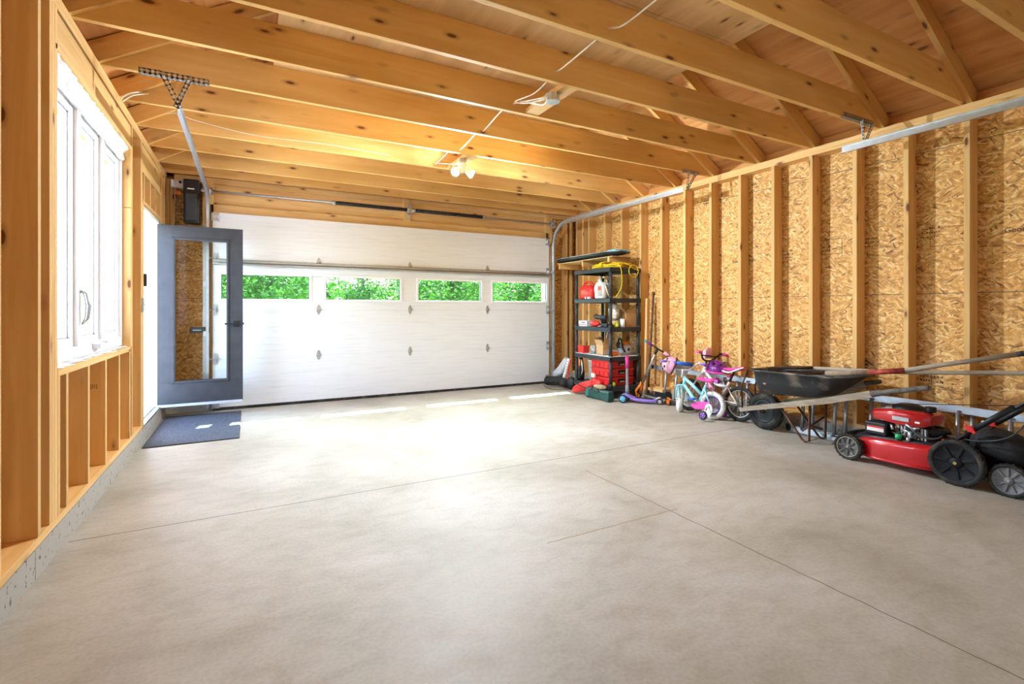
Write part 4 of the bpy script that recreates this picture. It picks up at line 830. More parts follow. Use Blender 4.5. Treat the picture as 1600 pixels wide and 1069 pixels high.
# bracket board and sled above
bs = thing('wall_shelf', 'pine shelf board on a bracket nailed across the studs above the shelving unit', 'shelf', (4.85, 6.1, 1.95))
obj('board', M().box(4.60,5.0,5.55,6.98,2.005,2.014), mPly, bs, 0.002)
for y in (5.62, 6.25, 6.90): obj('arm', M().box(4.60,4.998,y,y+0.038,1.92,2.004), mWx, bs, 0.002)
sl = thing('sled', 'long black sled with curled white edge lying on the wall shelf', 'sled', (4.72, 6.1, 2.03))
rings = []
for i in range(15):
    y = 5.38 + (7.02-5.38)*i/14; e = abs(i-7)/7; up = 0.045*max(0, (i-9)/5)**2*0; wd = 0.19*(1-0.55*max(0,e-0.7)/0.3)
    rings.append([V((4.70+dx*wd, y, 2.042+dz)) for dx, dz in ((-1,0.03),(-0.9,0.0),(-0.3,-0.012),(0.3,-0.012),(0.9,0.0),(1,0.03),(0.9,0.012),(-0.9,0.012))])
obj('hull', M().loft(rings), mBlack, sl)
obj('edge_band', M().tube(smoothpts([(4.70-0.19*(1-0.55*max(0,abs(i-7)/7-0.7)/0.3)-0.004, 5.38+1.64*i/14, 2.073) for i in range(15)],2),0.007,6), mAlu, sl)
obj('white_patch', [m := M(), m.ell((4.56,5.95,2.075),0.03,0.11,0.008,16,6), m.ell((4.58,5.60,2.075),0.03,0.10,0.008,16,6)][0], mWhP, sl)
obj('foot_strap', M().box(4.56,4.80,5.44,5.62,2.07,2.10), mSky, sl, 0.012)
# leaf blower at the wall corner
lb = thing('leaf_blower', 'grey tube backpack blower with ribbed black hose on the floor by the right door track', 'leaf blower', (4.40, 6.55, 0))
obj('fan_tube', M().tube([(4.40,6.70,0.17),(4.42,6.58,0.28),(4.455,6.47,0.46)], [0.085,0.075,0.05], 18), mGreyP, lb)
obj('vent_strip', M().beam((4.375,6.47,0.13),(4.43,6.39,0.47),0.045,0.02,(1,0,0)), mWhP, lb)
m = M()
for k in range(7): p = V((4.375,6.47,0.13)).lerp(V((4.43,6.39,0.47)), 0.15+k*0.12); m.obox(p+V((-0.012,0,0)), (0.004,0.018,0.014))
obj('vent_slots', m, mBlack, lb)
m = M(); pts = [(4.27,6.78,0.09),(4.29,6.66,0.10),(4.33,6.55,0.11),(4.36,6.44,0.10),(4.36,6.34,0.09)]; pp = smoothpts(pts, 7)
m.tube(pp, [0.062+0.010*(1 if i % 2 else -1) for i in range(len(pp))], 16); obj('ribbed_hose', m, mRub, lb)
obj('engine', M().ell((4.42,6.30,0.10),0.08,0.09,0.10,16,10), mBlack, lb); obj('red_strap', M().beam((4.37,6.36,0.12),(4.42,6.33,0.46),0.02,0.012,(1,0,0)), mRed, lb)
obj('cable', M().tube(smoothpts([(4.27,6.80,0.10),(4.19,6.74,0.03),(4.16,6.55,0.006),(4.22,6.35,0.006),(4.33,6.22,0.03)],5),0.005,6), mBlack, lb)
# red sling bag
rbag = thing('red_bag', 'red fabric bag with a black strap slumped against the shelving unit', 'bag', (4.28, 5.80, 0))
random.seed(6); rings = []
for i in range(11):
    t_ = i/10; c0 = V((4.245, 6.02, 0.06)).lerp(V((4.36, 5.60, 0.20)), t_); w_ = 0.085*(0.55+0.75*math.sin(math.pi*min(1,t_*0.9+0.12))); h_ = 0.04*(0.6+0.6*math.sin(math.pi*t_))
    rings.append([c0 + V((0.45*math.cos(a)*w_*0.6 + random.uniform(-.006,.006), -0.15*math.cos(a)*w_, 0.9*math.cos(a)*w_*0.75 + (0.6*math.sin(a)*h_))) + V((-0.8*math.sin(a)*h_,0,0)) for a in [2*math.pi*j/14 for j in range(14)]])
o = obj('sack', M().loft(rings), mRed, rbag, sub=1)
lo = min(v.co.z for v in o.data.vertices)
obj('black_strap', M().tube([(4.17,5.92,0.19),(4.19,5.83,0.17),(4.22,5.74,0.135),(4.26,5.66,0.10)], 0.012, 8, flat=0.4), mBlack, rbag); obj('white_tag', M().box(4.345,4.375,5.64,5.71,0.27,0.33), mWhP, rbag, 0.006)
rc = thing('red_cloth', 'crumpled red cloth heap spilling from the lowest shelf', 'cloth', (4.36, 5.55, 0.17)); m = M().ell((4.345,5.60,0.20),0.05,0.12,0.06,18,10); random.seed(4); m.v = [p+V((random.uniform(-.01,.01),random.uniform(-.01,.01),random.uniform(-.01,.01))) for p in m.v]; obj('folds', m, mRed, rc)
gx = thing('green_case', 'dark green hard tool case lying on the floor before the shelving unit', 'tool case', (4.26, 5.42, 0))
obj('case_shell', M().loft([[V((4.27+0.055*sx*k, y, 0.075+0.07*sz*k)) for sx, sz in ((-1,-0.75),(-0.75,-1),(0.75,-1),(1,-0.75),(1,0.75),(0.75,1),(-0.75,1),(-1,0.75))] for y, k in ((5.68,0.85),(5.665,1),(5.62,1),(5.615,0.94),(5.24,0.94),(5.235,1),(5.19,1),(5.175,0.85))], False), mGreenD, gx)
obj('handle', M().tube(smoothpts([(4.20,5.50,0.13),(4.185,5.50,0.155),(4.185,5.36,0.155),(4.20,5.36,0.13)],4),0.010,8), mDark, gx); obj('tan_sole', M().box(4.22,4.33,5.25,5.40,0.0,0.005), mCard, gx); obj('end_cap', M().box(4.213,4.217,5.60,5.66,0.03,0.12), pbr('teal plastic', (0.03,0.22,0.20), 0.4), gx, 0.002)
bc = thing('tan_boots_bag', 'tan and brown crumpled cloth between the red bag and the green case', 'cloth', (4.33, 5.42, 0.13)); m = M().ell((4.31,5.46,0.165),0.055,0.13,0.035,16,8); m.v = [p+V((random.uniform(-.008,.008),random.uniform(-.008,.008),random.uniform(-.008,.008))) for p in m.v]; obj('folds', m, pbr('tan canvas', (0.42,0.30,0.17), 0.9, 0, 0.3, 30), bc)
# things leaning right of the shelves
lp = thing('wooden_post', 'light brown wooden post leaning on the wall right of the shelving unit', 'post', (4.90, 5.20, 0)); obj('post_shaft', M().beam((4.93,5.225,0.0),(4.975,5.235,1.40),0.038,0.05,(1,0,0)), mWz, lp, 0.003)
lp2 = thing('iron_bar', 'long dark iron bar leaning beside the wooden post', 'bar', (4.88, 5.12, 0)); obj('bar_shaft', M().cyl((4.90,5.155,0.0),(4.975,5.12,1.47),0.014,n=8), mRust, lp2); obj('bar_head', M().cyl((4.9735,5.1207,1.44),(4.976,5.1195,1.49),0.02,n=8), mRust, lp2)
wl_ = thing('floor_lumber', 'short pine offcuts lying on the floor behind the orange scooter', 'lumber', (4.90, 4.95, 0)); obj('offcut', M().box(4.86,4.98,4.70,5.12,0.002,0.04), mWy, wl_, 0.002); obj('offcut', M().box(4.87,4.985,4.85,5.12,0.132,0.17), mWy, wl_, 0.002); obj('offcut_block', M().box(4.88,4.98,4.80,5.0,0.042,0.130), mBlack, wl_, 0.004)
# ================================================================ LADDERS (lying on their long edge against the studs)
def ladder(label, y0, y1, xb, xt, h, off, fiber=False):
    t = thing('ladder', label, 'ladder', ((xb+xt)/2, (y0+y1)/2, 0), 'aluminium ladder sections along the right wall')
    up = V((xt-xb, 0, h)).normalized()
    for k, (x, z) in enumerate(((xb, 0.03), (xt, h-0.03))):
        m = M(); a, b_ = V((x, y0, z)), V((x, y1, z)); nr = up
        m.beam(a, b_, 0.004, 0.056, nr); m.beam(a+nr*0.026-V((0.0115,0,0)), b_+nr*0.026-V((0.0115,0,0)), 0.024, 0.004, nr); m.beam(a-nr*0.026-V((0.0115,0,0)), b_-nr*0.026-V((0.0115,0,0)), 0.024, 0.004, nr)
        obj('rail', m, mAlu, t)
    n = int((y1-y0-0.1)/0.305)
    for i in range(n+1):
        y = y0 + 0.10 + off + i*0.305
        if y > y1-0.03: break
        obj('rung', M().cyl((xb-0.012, y, 0.035), (xt-0.012, y, h-0.035), 0.016, n=12), mAlu, t)
    m = M()
    for y in (y0, y1):
        for x, z in ((xb-0.01, 0.03), (xt-0.01, h-0.03)): m.obox((x, y, z), (0.03, 0.02, 0.062))
    obj('end_cap', m, mGreyP if fiber else mBlack, t, 0.003)
    return t
ladder('aluminium ladder lying on edge behind the two children\'s bikes', 3.50, 5.10, 4.905, 4.945, 0.48, 0.02)
ladder('second ladder section tight against the studs behind the bikes', 3.56, 5.02, 4.945, 4.985, 0.47, 0.12)
ladder('aluminium ladder lying on edge behind the red lawn mower', 0.75, 3.12, 4.905, 4.945, 0.485, 0.0)
ladder('second ladder section tight against the studs behind the mowers', 0.85, 3.16, 4.945, 4.985, 0.475, 0.13)
# ================================================================ WHEELS
def spoked(m, c, ax, r0, r1, n, rad, w_):
    c, ax = V(c), V(ax).normalized(); u = ax.orthogonal().normalized(); v = ax.cross(u)
    for i in range(n):
        a = 2*math.pi*i/n; s_ = w_ if i % 2 else -w_; a2 = a + (0.5 if i % 4 < 2 else -0.5)
        m.cyl(c + ax*s_ + (u*math.cos(a2)+v*math.sin(a2))*r0, c + (u*math.cos(a)+v*math.sin(a))*r1, rad, n=5, caps=False)
def bike_wheel(t, nm, c, ax, Rw, tw, mt, mrim, mspoke, n=20, knob=None):
    Rr = Rw - tw
    w_ = obj(nm, [m := M(), m.lathe([(Rr-tw*0.6-0.012,-0.009),(Rr-tw*0.6,-0.012),(Rr-tw*0.45,-0.010),(Rr-tw*0.45,0.010),(Rr-tw*0.6,0.012),(Rr-tw*0.6-0.012,0.009)], c, ax, 40, True, True)][0], mrim, t)
    m = M().torus(c, ax, Rr, tw, 44, 12)
    if knob:
        c_, a_ = V(c), V(ax).normalized(); u = a_.orthogonal().normalized(); v = a_.cross(u)
        for i in range(36):
            a = 2*math.pi*i/36; d = u*math.cos(a)+v*math.sin(a); e = a_.cross(d)
            for s_ in (-0.5, 0.1, 0.6): p = c_ + d*(Rr+tw*math.cos(s_)) + a_*tw*math.sin(s_)*(1 if i % 2 else -1); m.beam(p-e*0.006, p+e*0.006, 0.008, 0.006, d)
    obj('tyre', m, mt, w_)
    m = M(); spoked(m, c, ax, 0.014, Rr-tw*0.6-0.006, n, 0.0014, 0.022); obj('spokes', m, mspoke, w_)
    c_, a_ = V(c), V(ax).normalized(); obj('hub', M().cyl(c_-a_*0.045, c_+a_*0.045, 0.013, n=12), mChrome, w_)
    return w_
def frame_xf(rear, fwd_dir, lean):
    """local x forward, y left, z up; lean positive tips the top to the rider's right"""
    fx = V((fwd_dir[0], fwd_dir[1], 0)).normalized(); ly = V((0,0,1)).cross(fx)
    m3 = Matrix((fx, ly, V((0,0,1)))).transposed().to_4x4()
    return Matrix.Translation(rear) @ m3 @ Matrix.Rotation(lean, 4, 'X')
# ---- small turquoise bike
T = frame_xf((4.64, 3.86, 0), (-0.10, 1.0), R(5))
bk = thing('kids_bike', 'small turquoise kids bike with white tyres, training wheel and turned handlebar', 'bike', (4.62, 4.1, 0))
Rw = 0.155; 
bike_wheel(bk, 'rear_wheel', T @ V((0,0,Rw)), T.to_3x3() @ V((0,1,0)), Rw, 0.026, mTyreW, pbr('dark purple rim', (0.10,0.05,0.26), 0.35), mPinkL, 16, True)
obj('purple_rim_ring', M(T).torus((0,0,Rw),(0,1,0),0.098,0.012,36,8), pbr('dark purple ring', (0.09,0.05,0.24), 0.35), bk)
st_c = T @ V((0.505,0,Rw)); vd = V((0.70,0.71,0)); steer = Matrix.Rotation(R(-50), 4, 'Z')
F = T @ Matrix.Translation((0.44,0,0)) @ Matrix.Rotation(R(-46), 4, 'Z') @ Matrix.Translation((-0.44,0,0))
bike_wheel(bk, 'front_wheel', F @ V((0.505,0,Rw)), F.to_3x3() @ V((0,1,0)), Rw, 0.026, mTyreW, mWhBike, mWhP, 16, True)
m = M(T)
m.cyl((0.40,0,0.33),(0.385,0,0.44),0.020); m.tube([(0.40,0,0.42),(0.28,0,0.35),(0.14,0,0.25)],0.019,10); m.tube([(0.405,0,0.35),(0.28,0,0.22),(0.19,0,0.14)],0.019,10)
m.cyl((0.19,0,0.13),(0.10,0,0.37),0.016); m.cyl((0.19,-0.035,0.13),(0.19,0.035,0.13),0.022)
for s_ in (-1,1): m.tube([(0.17,0.02*s_,0.13),(0.10,0.042*s_,0.14),(0,0.048*s_,Rw)],0.010,8); m.tube([(0.11,0.015*s_,0.33),(0.06,0.04*s_,0.26),(0,0.048*s_,Rw)],0.010,8)
obj('frame', m, mTeal, bk)
m = M(F)
for s_ in (-1,1): m.tube([(0.41,0.0,0.335),(0.425,0.042*s_,0.325),(0.47,0.046*s_,0.25),(0.505,0.046*s_,Rw)],0.011,8)
m.tube(arc((0.45,0,Rw),(1,0,0),(0,0,1),0.175,R(15),R(150),12),0.004,6); obj('fork', m, mTeal, bk)
m = M(F); m.tube([(0.475,-0.022,0.30),(0.53,-0.022,0.33),(0.58,-0.022,0.32),(0.64,-0.022,0.25)],0.004,6); m.tube(arc((0.505,0.03,Rw),(1,0,0),(0,0,1),0.165,R(60),R(165),10),0.008,6); obj('mudguard', m, mTeal, bk)
m = M(F); m.cyl((0.39,0,0.43),(0.375,0,0.52),0.011); m.tube(smoothpts([(0.33,-0.24,0.60),(0.36,-0.17,0.61),(0.39,-0.09,0.53),(0.385,0,0.515),(0.39,0.09,0.53),(0.36,0.17,0.61),(0.33,0.24,0.60)],5),0.010,8); m.cyl((0.37,-0.12,0.585),(0.37,0.12,0.585),0.008); obj('handlebar', m, mWhP, bk)
obj('blue_bar_pad', M(F).cyl((0.37,-0.11,0.59),(0.37,0.11,0.59),0.024,n=12), mBlue, bk)
for s_ in (-1,1): obj('grip', M(F).cyl((0.345,0.19*s_,0.605),(0.325,0.265*s_,0.60),0.015,n=12), mPur, bk)
m = M(F); m.add([(0.425,-0.085,0.56),(0.425,0.085,0.56),(0.45,0.06,0.44),(0.45,-0.06,0.44),(0.43,-0.085,0.56),(0.43,0.085,0.56),(0.455,0.06,0.44),(0.455,-0.06,0.44)],[(0,1,2,3),(7,6,5,4),(0,4,5,1),(1,5,6,2),(2,6,7,3),(3,7,4,0)]); obj('number_plate', m, mGreyP, bk, 0.004)
m = M(T); m.loft([[V((x_, y_*w_, z_+h_*c_)) for y_, c_ in ((-1,0),(-0.7,0.8),(0,1),(0.7,0.8),(1,0),(0,-0.5))] for x_, w_, z_, h_ in ((-0.04,0.05,0.44,0.03),(0.02,0.085,0.42,0.035),(0.10,0.06,0.42,0.03),(0.20,0.025,0.43,0.02),(0.22,0.012,0.425,0.012))]); obj('saddle', m, mPink, bk)
obj('saddle_rear', M(T).cyl((-0.055,-0.05,0.43),(-0.055,0.05,0.43),0.024,n=12), mPurD, bk); obj('seat_post', M(T).cyl((0.10,0,0.36),(0.09,0,0.42),0.012), mChrome, bk)
m = M(T); m.tube([(0.19,0.05,0.13),(0.19,0.06,0.22)],0.007,8); obj('crank', m, mChrome, bk)
m = M(T); m.prism([(-0.03,0.13),(0.0,0.19),(0.16,0.175),(0.235,0.15),(0.24,0.11),(0.19,0.085),(0.0,0.105)], (0,0.06,0), (1,0,0), (0,0,1), (0,1,0), 0.016); obj('chain_guard', m, mPink, bk, 0.005)
obj('blue_pedal', M(T).box(0.17,0.25,0.07,0.13,0.19,0.21), mBlue, bk, 0.004); obj('white_cover', M(T).prism([(0.05*math.cos(a)-0.02, 0.045+0.07*math.sin(a)+0.06) for a in [2*math.pi*i/20 for i in range(20)]], (0.02,0.075,0), (1,0,0), (0,0,1), (0,1,0), 0.006), mWhP, bk, 0.002)
tw_ = obj('training_wheel', M(T).lathe([(0.0,-0.008),(0.038,-0.008),(0.040,0.0),(0.038,0.008),(0,0.008)], (-0.02,0.20,0.05), (0,1,0), 24), mPur, bk)
obj('tyre', M(T).torus((-0.02,0.20,0.05),(0,1,0),0.041,0.010,24,8,1.3), mRub, tw_)
m = M(T)
for i in range(5): a = 2*math.pi*i/5; m.beam((-0.02+0.010*math.cos(a),0.21,0.05+0.010*math.sin(a)),(-0.02+0.034*math.cos(a),0.21,0.05+0.034*math.sin(a)),0.011,0.006,(0,1,0))
obj('spokes', m, mPurD, tw_); obj('training_arm', M(T).tube([(0,0.06,Rw),(-0.01,0.13,0.12),(-0.02,0.18,0.055)],0.007,8), mChrome, bk)
obj('training_wheel', M(T).lathe([(0.0,-0.012),(0.045,-0.012),(0.05,0.0),(0.045,0.012),(0,0.012)], (-0.02,-0.19,0.07), (0,1,0), 24), mPurD, bk)
# ---- larger white bike
T = frame_xf((4.80, 3.64, 0), (-0.02, 1.0), R(7))
wk = thing('kids_bike', 'larger white kids bike with black tyres and pink saddle leaning on the ladder', 'bike', (4.82, 4.05, 0)); Rw = 0.195; WB = 0.70
bike_wheel(wk, 'rear_wheel', T @ V((0,0,Rw)), T.to_3x3() @ V((0,1,0)), Rw, 0.024, mRub, mWhP, mWhP, 20)
bike_wheel(wk, 'front_wheel', T @ V((WB,0,Rw)), T.to_3x3() @ V((0,1,0)), Rw, 0.024, mRub, mWhP, mWhP, 20)
m = M(T); m.cyl((0.545,0,0.42),(0.50,0,0.56),0.020); m.tube(smoothpts([(0.52,0,0.53),(0.42,0,0.44),(0.32,0,0.37),(0.19,0,0.36)],4),0.017,10); m.cyl((0.25,0,0.20),(0.15,0,0.42),0.016); m.cyl((0.25,-0.035,0.20),(0.25,0.035,0.20),0.024)
for s_ in (-1,1): m.tube([(0.235,0.02*s_,0.20),(0.1,0.05*s_,0.195),(0,0.055*s_,Rw)],0.009,8); m.tube([(0.17,0.015*s_,0.37),(0.08,0.045*s_,0.28),(0,0.055*s_,Rw)],0.009,8)
obj('frame', m, mWhBike, wk)
m = M(T); m.tube([(0.535,0,0.46),(0.40,0,0.33),(0.26,0,0.20)],0.024,12); dt = obj('down_tube', m, mPinkL, wk)
m = M(T)
for i in range(5): p = V((0.535,0,0.46)).lerp(V((0.26,0,0.20)), 0.15+i*0.14); m.obox((p.x, 0.024, p.z), (0.028, 0.003, 0.016), (0, R(-43), 0))
obj('pink_graphics', m, mPink, dt)
m = M(T)
for s_ in (-1,1): m.tube([(0.545,0.0,0.42),(0.56,0.045*s_,0.40),(WB,0.05*s_,Rw)],0.011,8)
obj('fork', m, mWhBike, wk)
m = M(T); m.cyl((0.50,0,0.56),(0.485,0,0.63),0.012); m.tube(smoothpts([(0.40,-0.27,0.72),(0.43,-0.18,0.73),(0.47,-0.09,0.65),(0.48,0,0.63),(0.47,0.09,0.65),(0.43,0.18,0.73),(0.40,0.27,0.72)],5),0.010,8); m.cyl((0.455,-0.13,0.69),(0.455,0.13,0.69),0.008); obj('handlebar', m, mBlack, wk)
for s_ in (-1,1): obj('grip', M(T).cyl((0.42,0.19*s_,0.725),(0.395,0.28*s_,0.72),0.017,n=12), mPink, wk)
m = M(T); m.box(0.46,0.50,-0.06,0.06,0.66,0.76); m.box(0.45,0.47,-0.05,0.05,0.76,0.79); obj('pink_ribbon_basket', m, mPinkL, wk, 0.012)
m = M(T); m.loft([[V((x_, y_*w_, z_+h_*c_)) for y_, c_ in ((-1,0),(-0.7,0.8),(0,1),(0.7,0.8),(1,0),(0,-0.5))] for x_, w_, z_, h_ in ((-0.02,0.06,0.59,0.02),(0.03,0.09,0.57,0.03),(0.12,0.06,0.55,0.03),(0.22,0.028,0.555,0.02),(0.25,0.012,0.55,0.012))]); obj('saddle', m, mPink, wk)
m = M(T); m.tube(smoothpts([(0.24,0.02,0.535),(0.15,0.045,0.525),(0.08,0.08,0.535),(0.0,0.085,0.57),(-0.05,0.05,0.60)],4),0.010,8); obj('white_saddle_edge', m, mWhP, wk); obj('seat_post', M(T).cyl((0.16,0,0.40),(0.10,0,0.54),0.012), mBlack, wk)
m = M(T); m.box(0.11,0.16,0.015,0.05,0.47,0.50); obj('red_clamp', m, pbr('dark crimson', (0.35,0.01,0.06), 0.4), wk, 0.008)
m = M(T); m.tube([(0.25,0.05,0.20),(0.13,0.06,0.17)],0.008,8); m.box(0.08,0.16,0.065,0.13,0.155,0.175); obj('crank', m, mBlack, wk)
m = M(T); m.tube([(0.25,0.045,0.24),(0.0,0.045,0.225)],0.004,6); m.tube([(0.25,0.045,0.16),(0.0,0.045,0.175)],0.004,6); m.lathe([(0.01,-0.002),(0.05,-0.002),(0.05,0.002),(0.01,0.002)],(0.25,0.045,0.20),(0,1,0),20,True,True); obj('chain', m, mChrome, wk)
# ---- helmets
def helmet(label, c, rot, rx, ry, rz, mat, mat2, vents=6):
    t = thing('bike_helmet', label, 'helmet', c); q = Matrix.Translation(c) @ Euler(rot).to_matrix().to_4x4()
    m = M(q); m.ell((0,0,0), rx, ry, rz, 28, 12, 0, math.pi*0.53); o = obj('shell', m, mat, t); d = o.modifiers.new('s','SOLIDIFY'); d.thickness = 0.018; d.offset = -1
    m = M(q); pts = [(rx*1.0*math.cos(a), ry*1.0*math.sin(a), -0.012) for a in [2*math.pi*i/28 for i in range(28)]]; m.tube(pts, 0.010, 8, closed=True); obj('rim', m, mat2, t)
    for i in range(vents):
        a = -0.9 + 1.8*(i % 3)/2; s_ = 1 if i < 3 else -1
        m = M(q); th = 0.75; p = V((rx*math.sin(th)*math.cos(a)*s_, ry*math.sin(th)*math.sin(a), rz*math.cos(th))); m.ell(p, 0.020, 0.010, 0.012, 12, 6); obj('vent', m, mBlack, t)
    return t
helmet('pale pink bike helmet hanging from the turquoise bike handlebar', (4.585, 4.40, 0.555), (R(-20), R(-68), R(-20)), 0.105, 0.135, 0.125, mPinkL, pbr('dark maroon lining', (0.09,0.02,0.04), 0.7))
obj('chin_strap', M().tube([(4.59,4.40,0.58),(4.60,4.36,0.65),(4.60,4.30,0.62)],0.005,6), mBlack, bpy.data.objects['bike_helmet'])
helmet('glossy purple bike helmet resting on the ladder between handlebar and pink saddle', (4.885, 3.99, 0.535), (R(4), R(-12), R(10)), 0.10, 0.13, 0.115, mPurD, mPink)
# ---- scooters
def disc_wheel(t, nm, c, ax, r, w_, mt, mr, n=6):
    c, ax = V(c), V(ax).normalized(); u = ax.orthogonal().normalized(); v = ax.cross(u)
    wo = obj(nm, M().lathe([(0.0,-w_*0.3),(r*0.72,-w_*0.3),(r*0.72,w_*0.3),(0,w_*0.3)], c, ax, 24), mr, t)
    obj('tyre', M().lathe([(r*0.72,-w_*0.5),(r*0.95,-w_*0.5),(r,-w_*0.3),(r,w_*0.3),(r*0.95,w_*0.5),(r*0.72,w_*0.5)], c, ax, 28, True, True), mt, wo)
    m = M()
    for s_ in (-1,1):
        for i in range(n): a = 2*math.pi*i/n; d = u*math.cos(a)+v*math.sin(a); m.beam(c+ax*w_*0.38*s_+d*r*0.15, c+ax*w_*0.38*s_+d*r*0.72, r*0.16, w_*0.16, ax)
        m.cyl(c+ax*w_*0.2*s_, c+ax*w_*0.5*s_, r*0.18, n=12)
    obj('spokes', m, mr, wo); return wo
sa = thing('kick_scooter', 'purple three-wheel kick scooter with sky blue wheels and pink grip', 'scooter', (4.60, 5.0, 0))
A, B = V((4.47, 5.14, 0)), V((4.71, 4.80, 0)); dr_ = (B-A).normalized(); sdv = V((-dr_.y, dr_.x, 0))
m = M(); prof = [(-0.03,0.085,0.05),(0.02,0.10,0.055),(0.07,0.085,0.06),(0.11,0.055,0.065),(0.18,0.048,0.07),(0.30,0.045,0.065),(0.38,0.045,0.055),(0.43,0.055,0.035)]
obj('deck', m.loft([[A+dr_*t_ + sdv*(sx*w_) + V((0,0,z_+sz*0.014)) for sx, sz in ((-1,-1),(1,-1),(1,1),(0.85,1.3),(-0.85,1.3),(-1,1))] for t_, z_, w_ in prof], False), mPur, sa, 0.006, angle=50)
obj('deck_grip', M().beam(A+dr_*0.15+V((0,0,0.068)), A+dr_*0.38+V((0,0,0.064)), 0.09, 0.004), mDark, sa)
for s_ in (-1,1): disc_wheel(sa, 'front_wheel', A+sdv*(0.10*s_)+V((0,0,0.056)), sdv, 0.056, 0.03, mRub, mSky)
disc_wheel(sa, 'rear_wheel', A+dr_*0.46+V((0,0,0.040)), sdv, 0.040, 0.04, mRub, mGreyP)
obj('axle', M().cyl(A-sdv*0.10+V((0,0,0.056)), A+sdv*0.10+V((0,0,0.056)), 0.010), mDark, sa)
pbase = A+dr_*0.035+V((0,0,0.10)); ptop = V((pbase.x, pbase.y, 0.60))
obj('steering_post', M().tube([pbase, pbase+V((0,0,0.12)), pbase+V((0,0,0.121)), ptop], [0.026,0.024,0.018,0.016], 14), pbr('grey enamel', (0.20,0.21,0.22), 0.4), sa)
hv = V((0.72,0.69,0)); obj('handlebar', M().cyl(ptop-hv*0.13, ptop+hv*0.13, 0.011), mDark, sa)
obj('front_grip', M().tube([ptop-hv*0.14, ptop-hv*0.06], 0.017, 12), mPink, sa); obj('rear_grip', M().tube([ptop+hv*0.14, ptop+hv*0.06], 0.017, 12), mPink, sa)
obj('pink_post_sleeve', M().tube([V((pbase.x,pbase.y,0.46)), V((pbase.x,pbase.y,0.60)), V((pbase.x,pbase.y,0.612))],[0.022,0.024,0.016],14), mPink, sa)
obj('rear_brake', M().tube(arc(A+dr_*0.46+V((0,0,0.040)),-dr_,(0,0,1),0.05,R(10),R(110),8),0.012,8,flat=0.5), mGalvD, sa)
so = thing('kick_scooter', 'silver kick scooter with orange fork leaning on the ladder', 'scooter', (4.80, 4.95, 0))
A, B = V((4.80,5.17,0)), V((4.80,4.68,0)); dr_ = (B-A).normalized(); sdv = V((1,0,0))
obj('deck', M().beam(A+dr_*0.05+V((0,0,0.075)), B-dr_*0.02+V((0,0,0.06)), 0.085, 0.022), mAlu, so, 0.006); obj('grip_tape', M().beam(A+dr_*0.09+V((0,0,0.088)), B-dr_*0.08+V((0,0,0.074)), 0.075, 0.003), mBlack, so)
disc_wheel(so, 'rear_wheel', B+V((0,0,0.045)), sdv, 0.045, 0.026, mRub, mOr, 5); disc_wheel(so, 'front_wheel', A-dr_*0.06+V((0,0,0.045)), sdv, 0.045, 0.026, mRub, mOr, 5)
m = M(); fc = A-dr_*0.06
for s_ in (-1,1): m.tube([fc+V((0.03*s_,0,0.045)), fc+V((0.045*s_,0.0,0.12)), A+V((0.02*s_,0,0.20)), A+V((0.005,0,0.24))],[0.017,0.019,0.022,0.024],8,flat=0.6)
m.tube([A+V((0,0,0.23)), A+V((0.0,-0.005,0.19)), A+V((0,0.0,0.13))],0.016,8); obj('fork', m, mOr, so)
stt = V((4.885, 4.96, 0.70)); obj('stem', M().tube([A+V((0,0,0.20)), A.lerp(stt,0.55)+V((0,0,0.09)), stt],[0.020,0.017,0.014],12), mAlu, so); obj('stem_clip', M().tube([A.lerp(stt,0.8)+V((0.0,-0.02,0.08)), stt+V((0,-0.015,0.01))],0.016,8), mBlack, so)  # silver stem, plus a plain black tube along its upper end
ga, gb_ = V((4.75,5.03,0.81)), V((4.955,4.80,0.62)); mid = ga.lerp(gb_,0.45); obj('handlebar', M().tube([ga, mid, gb_],0.011,8), mBlack, so)
obj('violet_grip', M().tube([ga, ga.lerp(gb_,0.28)],0.017,10), mPurD, so); obj('teal_grip_end', M().tube([ga-(gb_-ga)*0.06, ga+(gb_-ga)*0.04],0.019,10), pbr('teal rubber', (0.02,0.35,0.30), 0.5), so); obj('pink_grip', M().tube([gb_.lerp(ga,0.25), gb_],0.022,10), mPinkL, so)
obj('streamers', M().tube(smoothpts([gb_,(4.95,4.74,0.64),(4.93,4.66,0.60),(4.90,4.60,0.66)],4),0.004,5), mCard, so)
obj('brake', M().beam(B+V((0,0.01,0.10)), B+V((0,-0.05,0.075)), 0.04, 0.006), mOr, so)
# ================================================================ WHEELBARROW
wbw = thing('wheelbarrow', 'old black tray wheelbarrow with weathered wooden handles beside the wall', 'wheelbarrow', (4.70, 2.9, 0))
WC = V((4.735, 3.27, 0.19))
w_ = obj('wheel', M().lathe([(0.02,-0.035),(0.05,-0.03),(0.075,-0.012),(0.10,-0.028),(0.112,-0.04),(0.112,0.04),(0.10,0.028),(0.075,0.012),(0.05,0.03),(0.02,0.035)], WC, (1,0,0), 36, True, True), mDark, wbw)
m = M().torus(WC, (1,0,0), 0.145, 0.046, 44, 14, 0.95)
for i in range(44):
    a = 2*math.pi*i/44; d = V((0, math.cos(a), math.sin(a))); e = V((0,-math.sin(a),math.cos(a)))
    for s_ in (-0.55,0,0.55): p = WC + d*(0.145+0.044*math.cos(s_)) + V((0.044*math.sin(s_),0,0)) + e*(0.006 if s_ else 0); m.beam(p-e*0.006,p+e*0.006,0.02,0.008,d)
obj('tyre', m, mRub, w_)
obj('axle', M().cyl(WC-V((0.11,0,0)), WC+V((0.11,0,0)), 0.010), mRust, wbw)
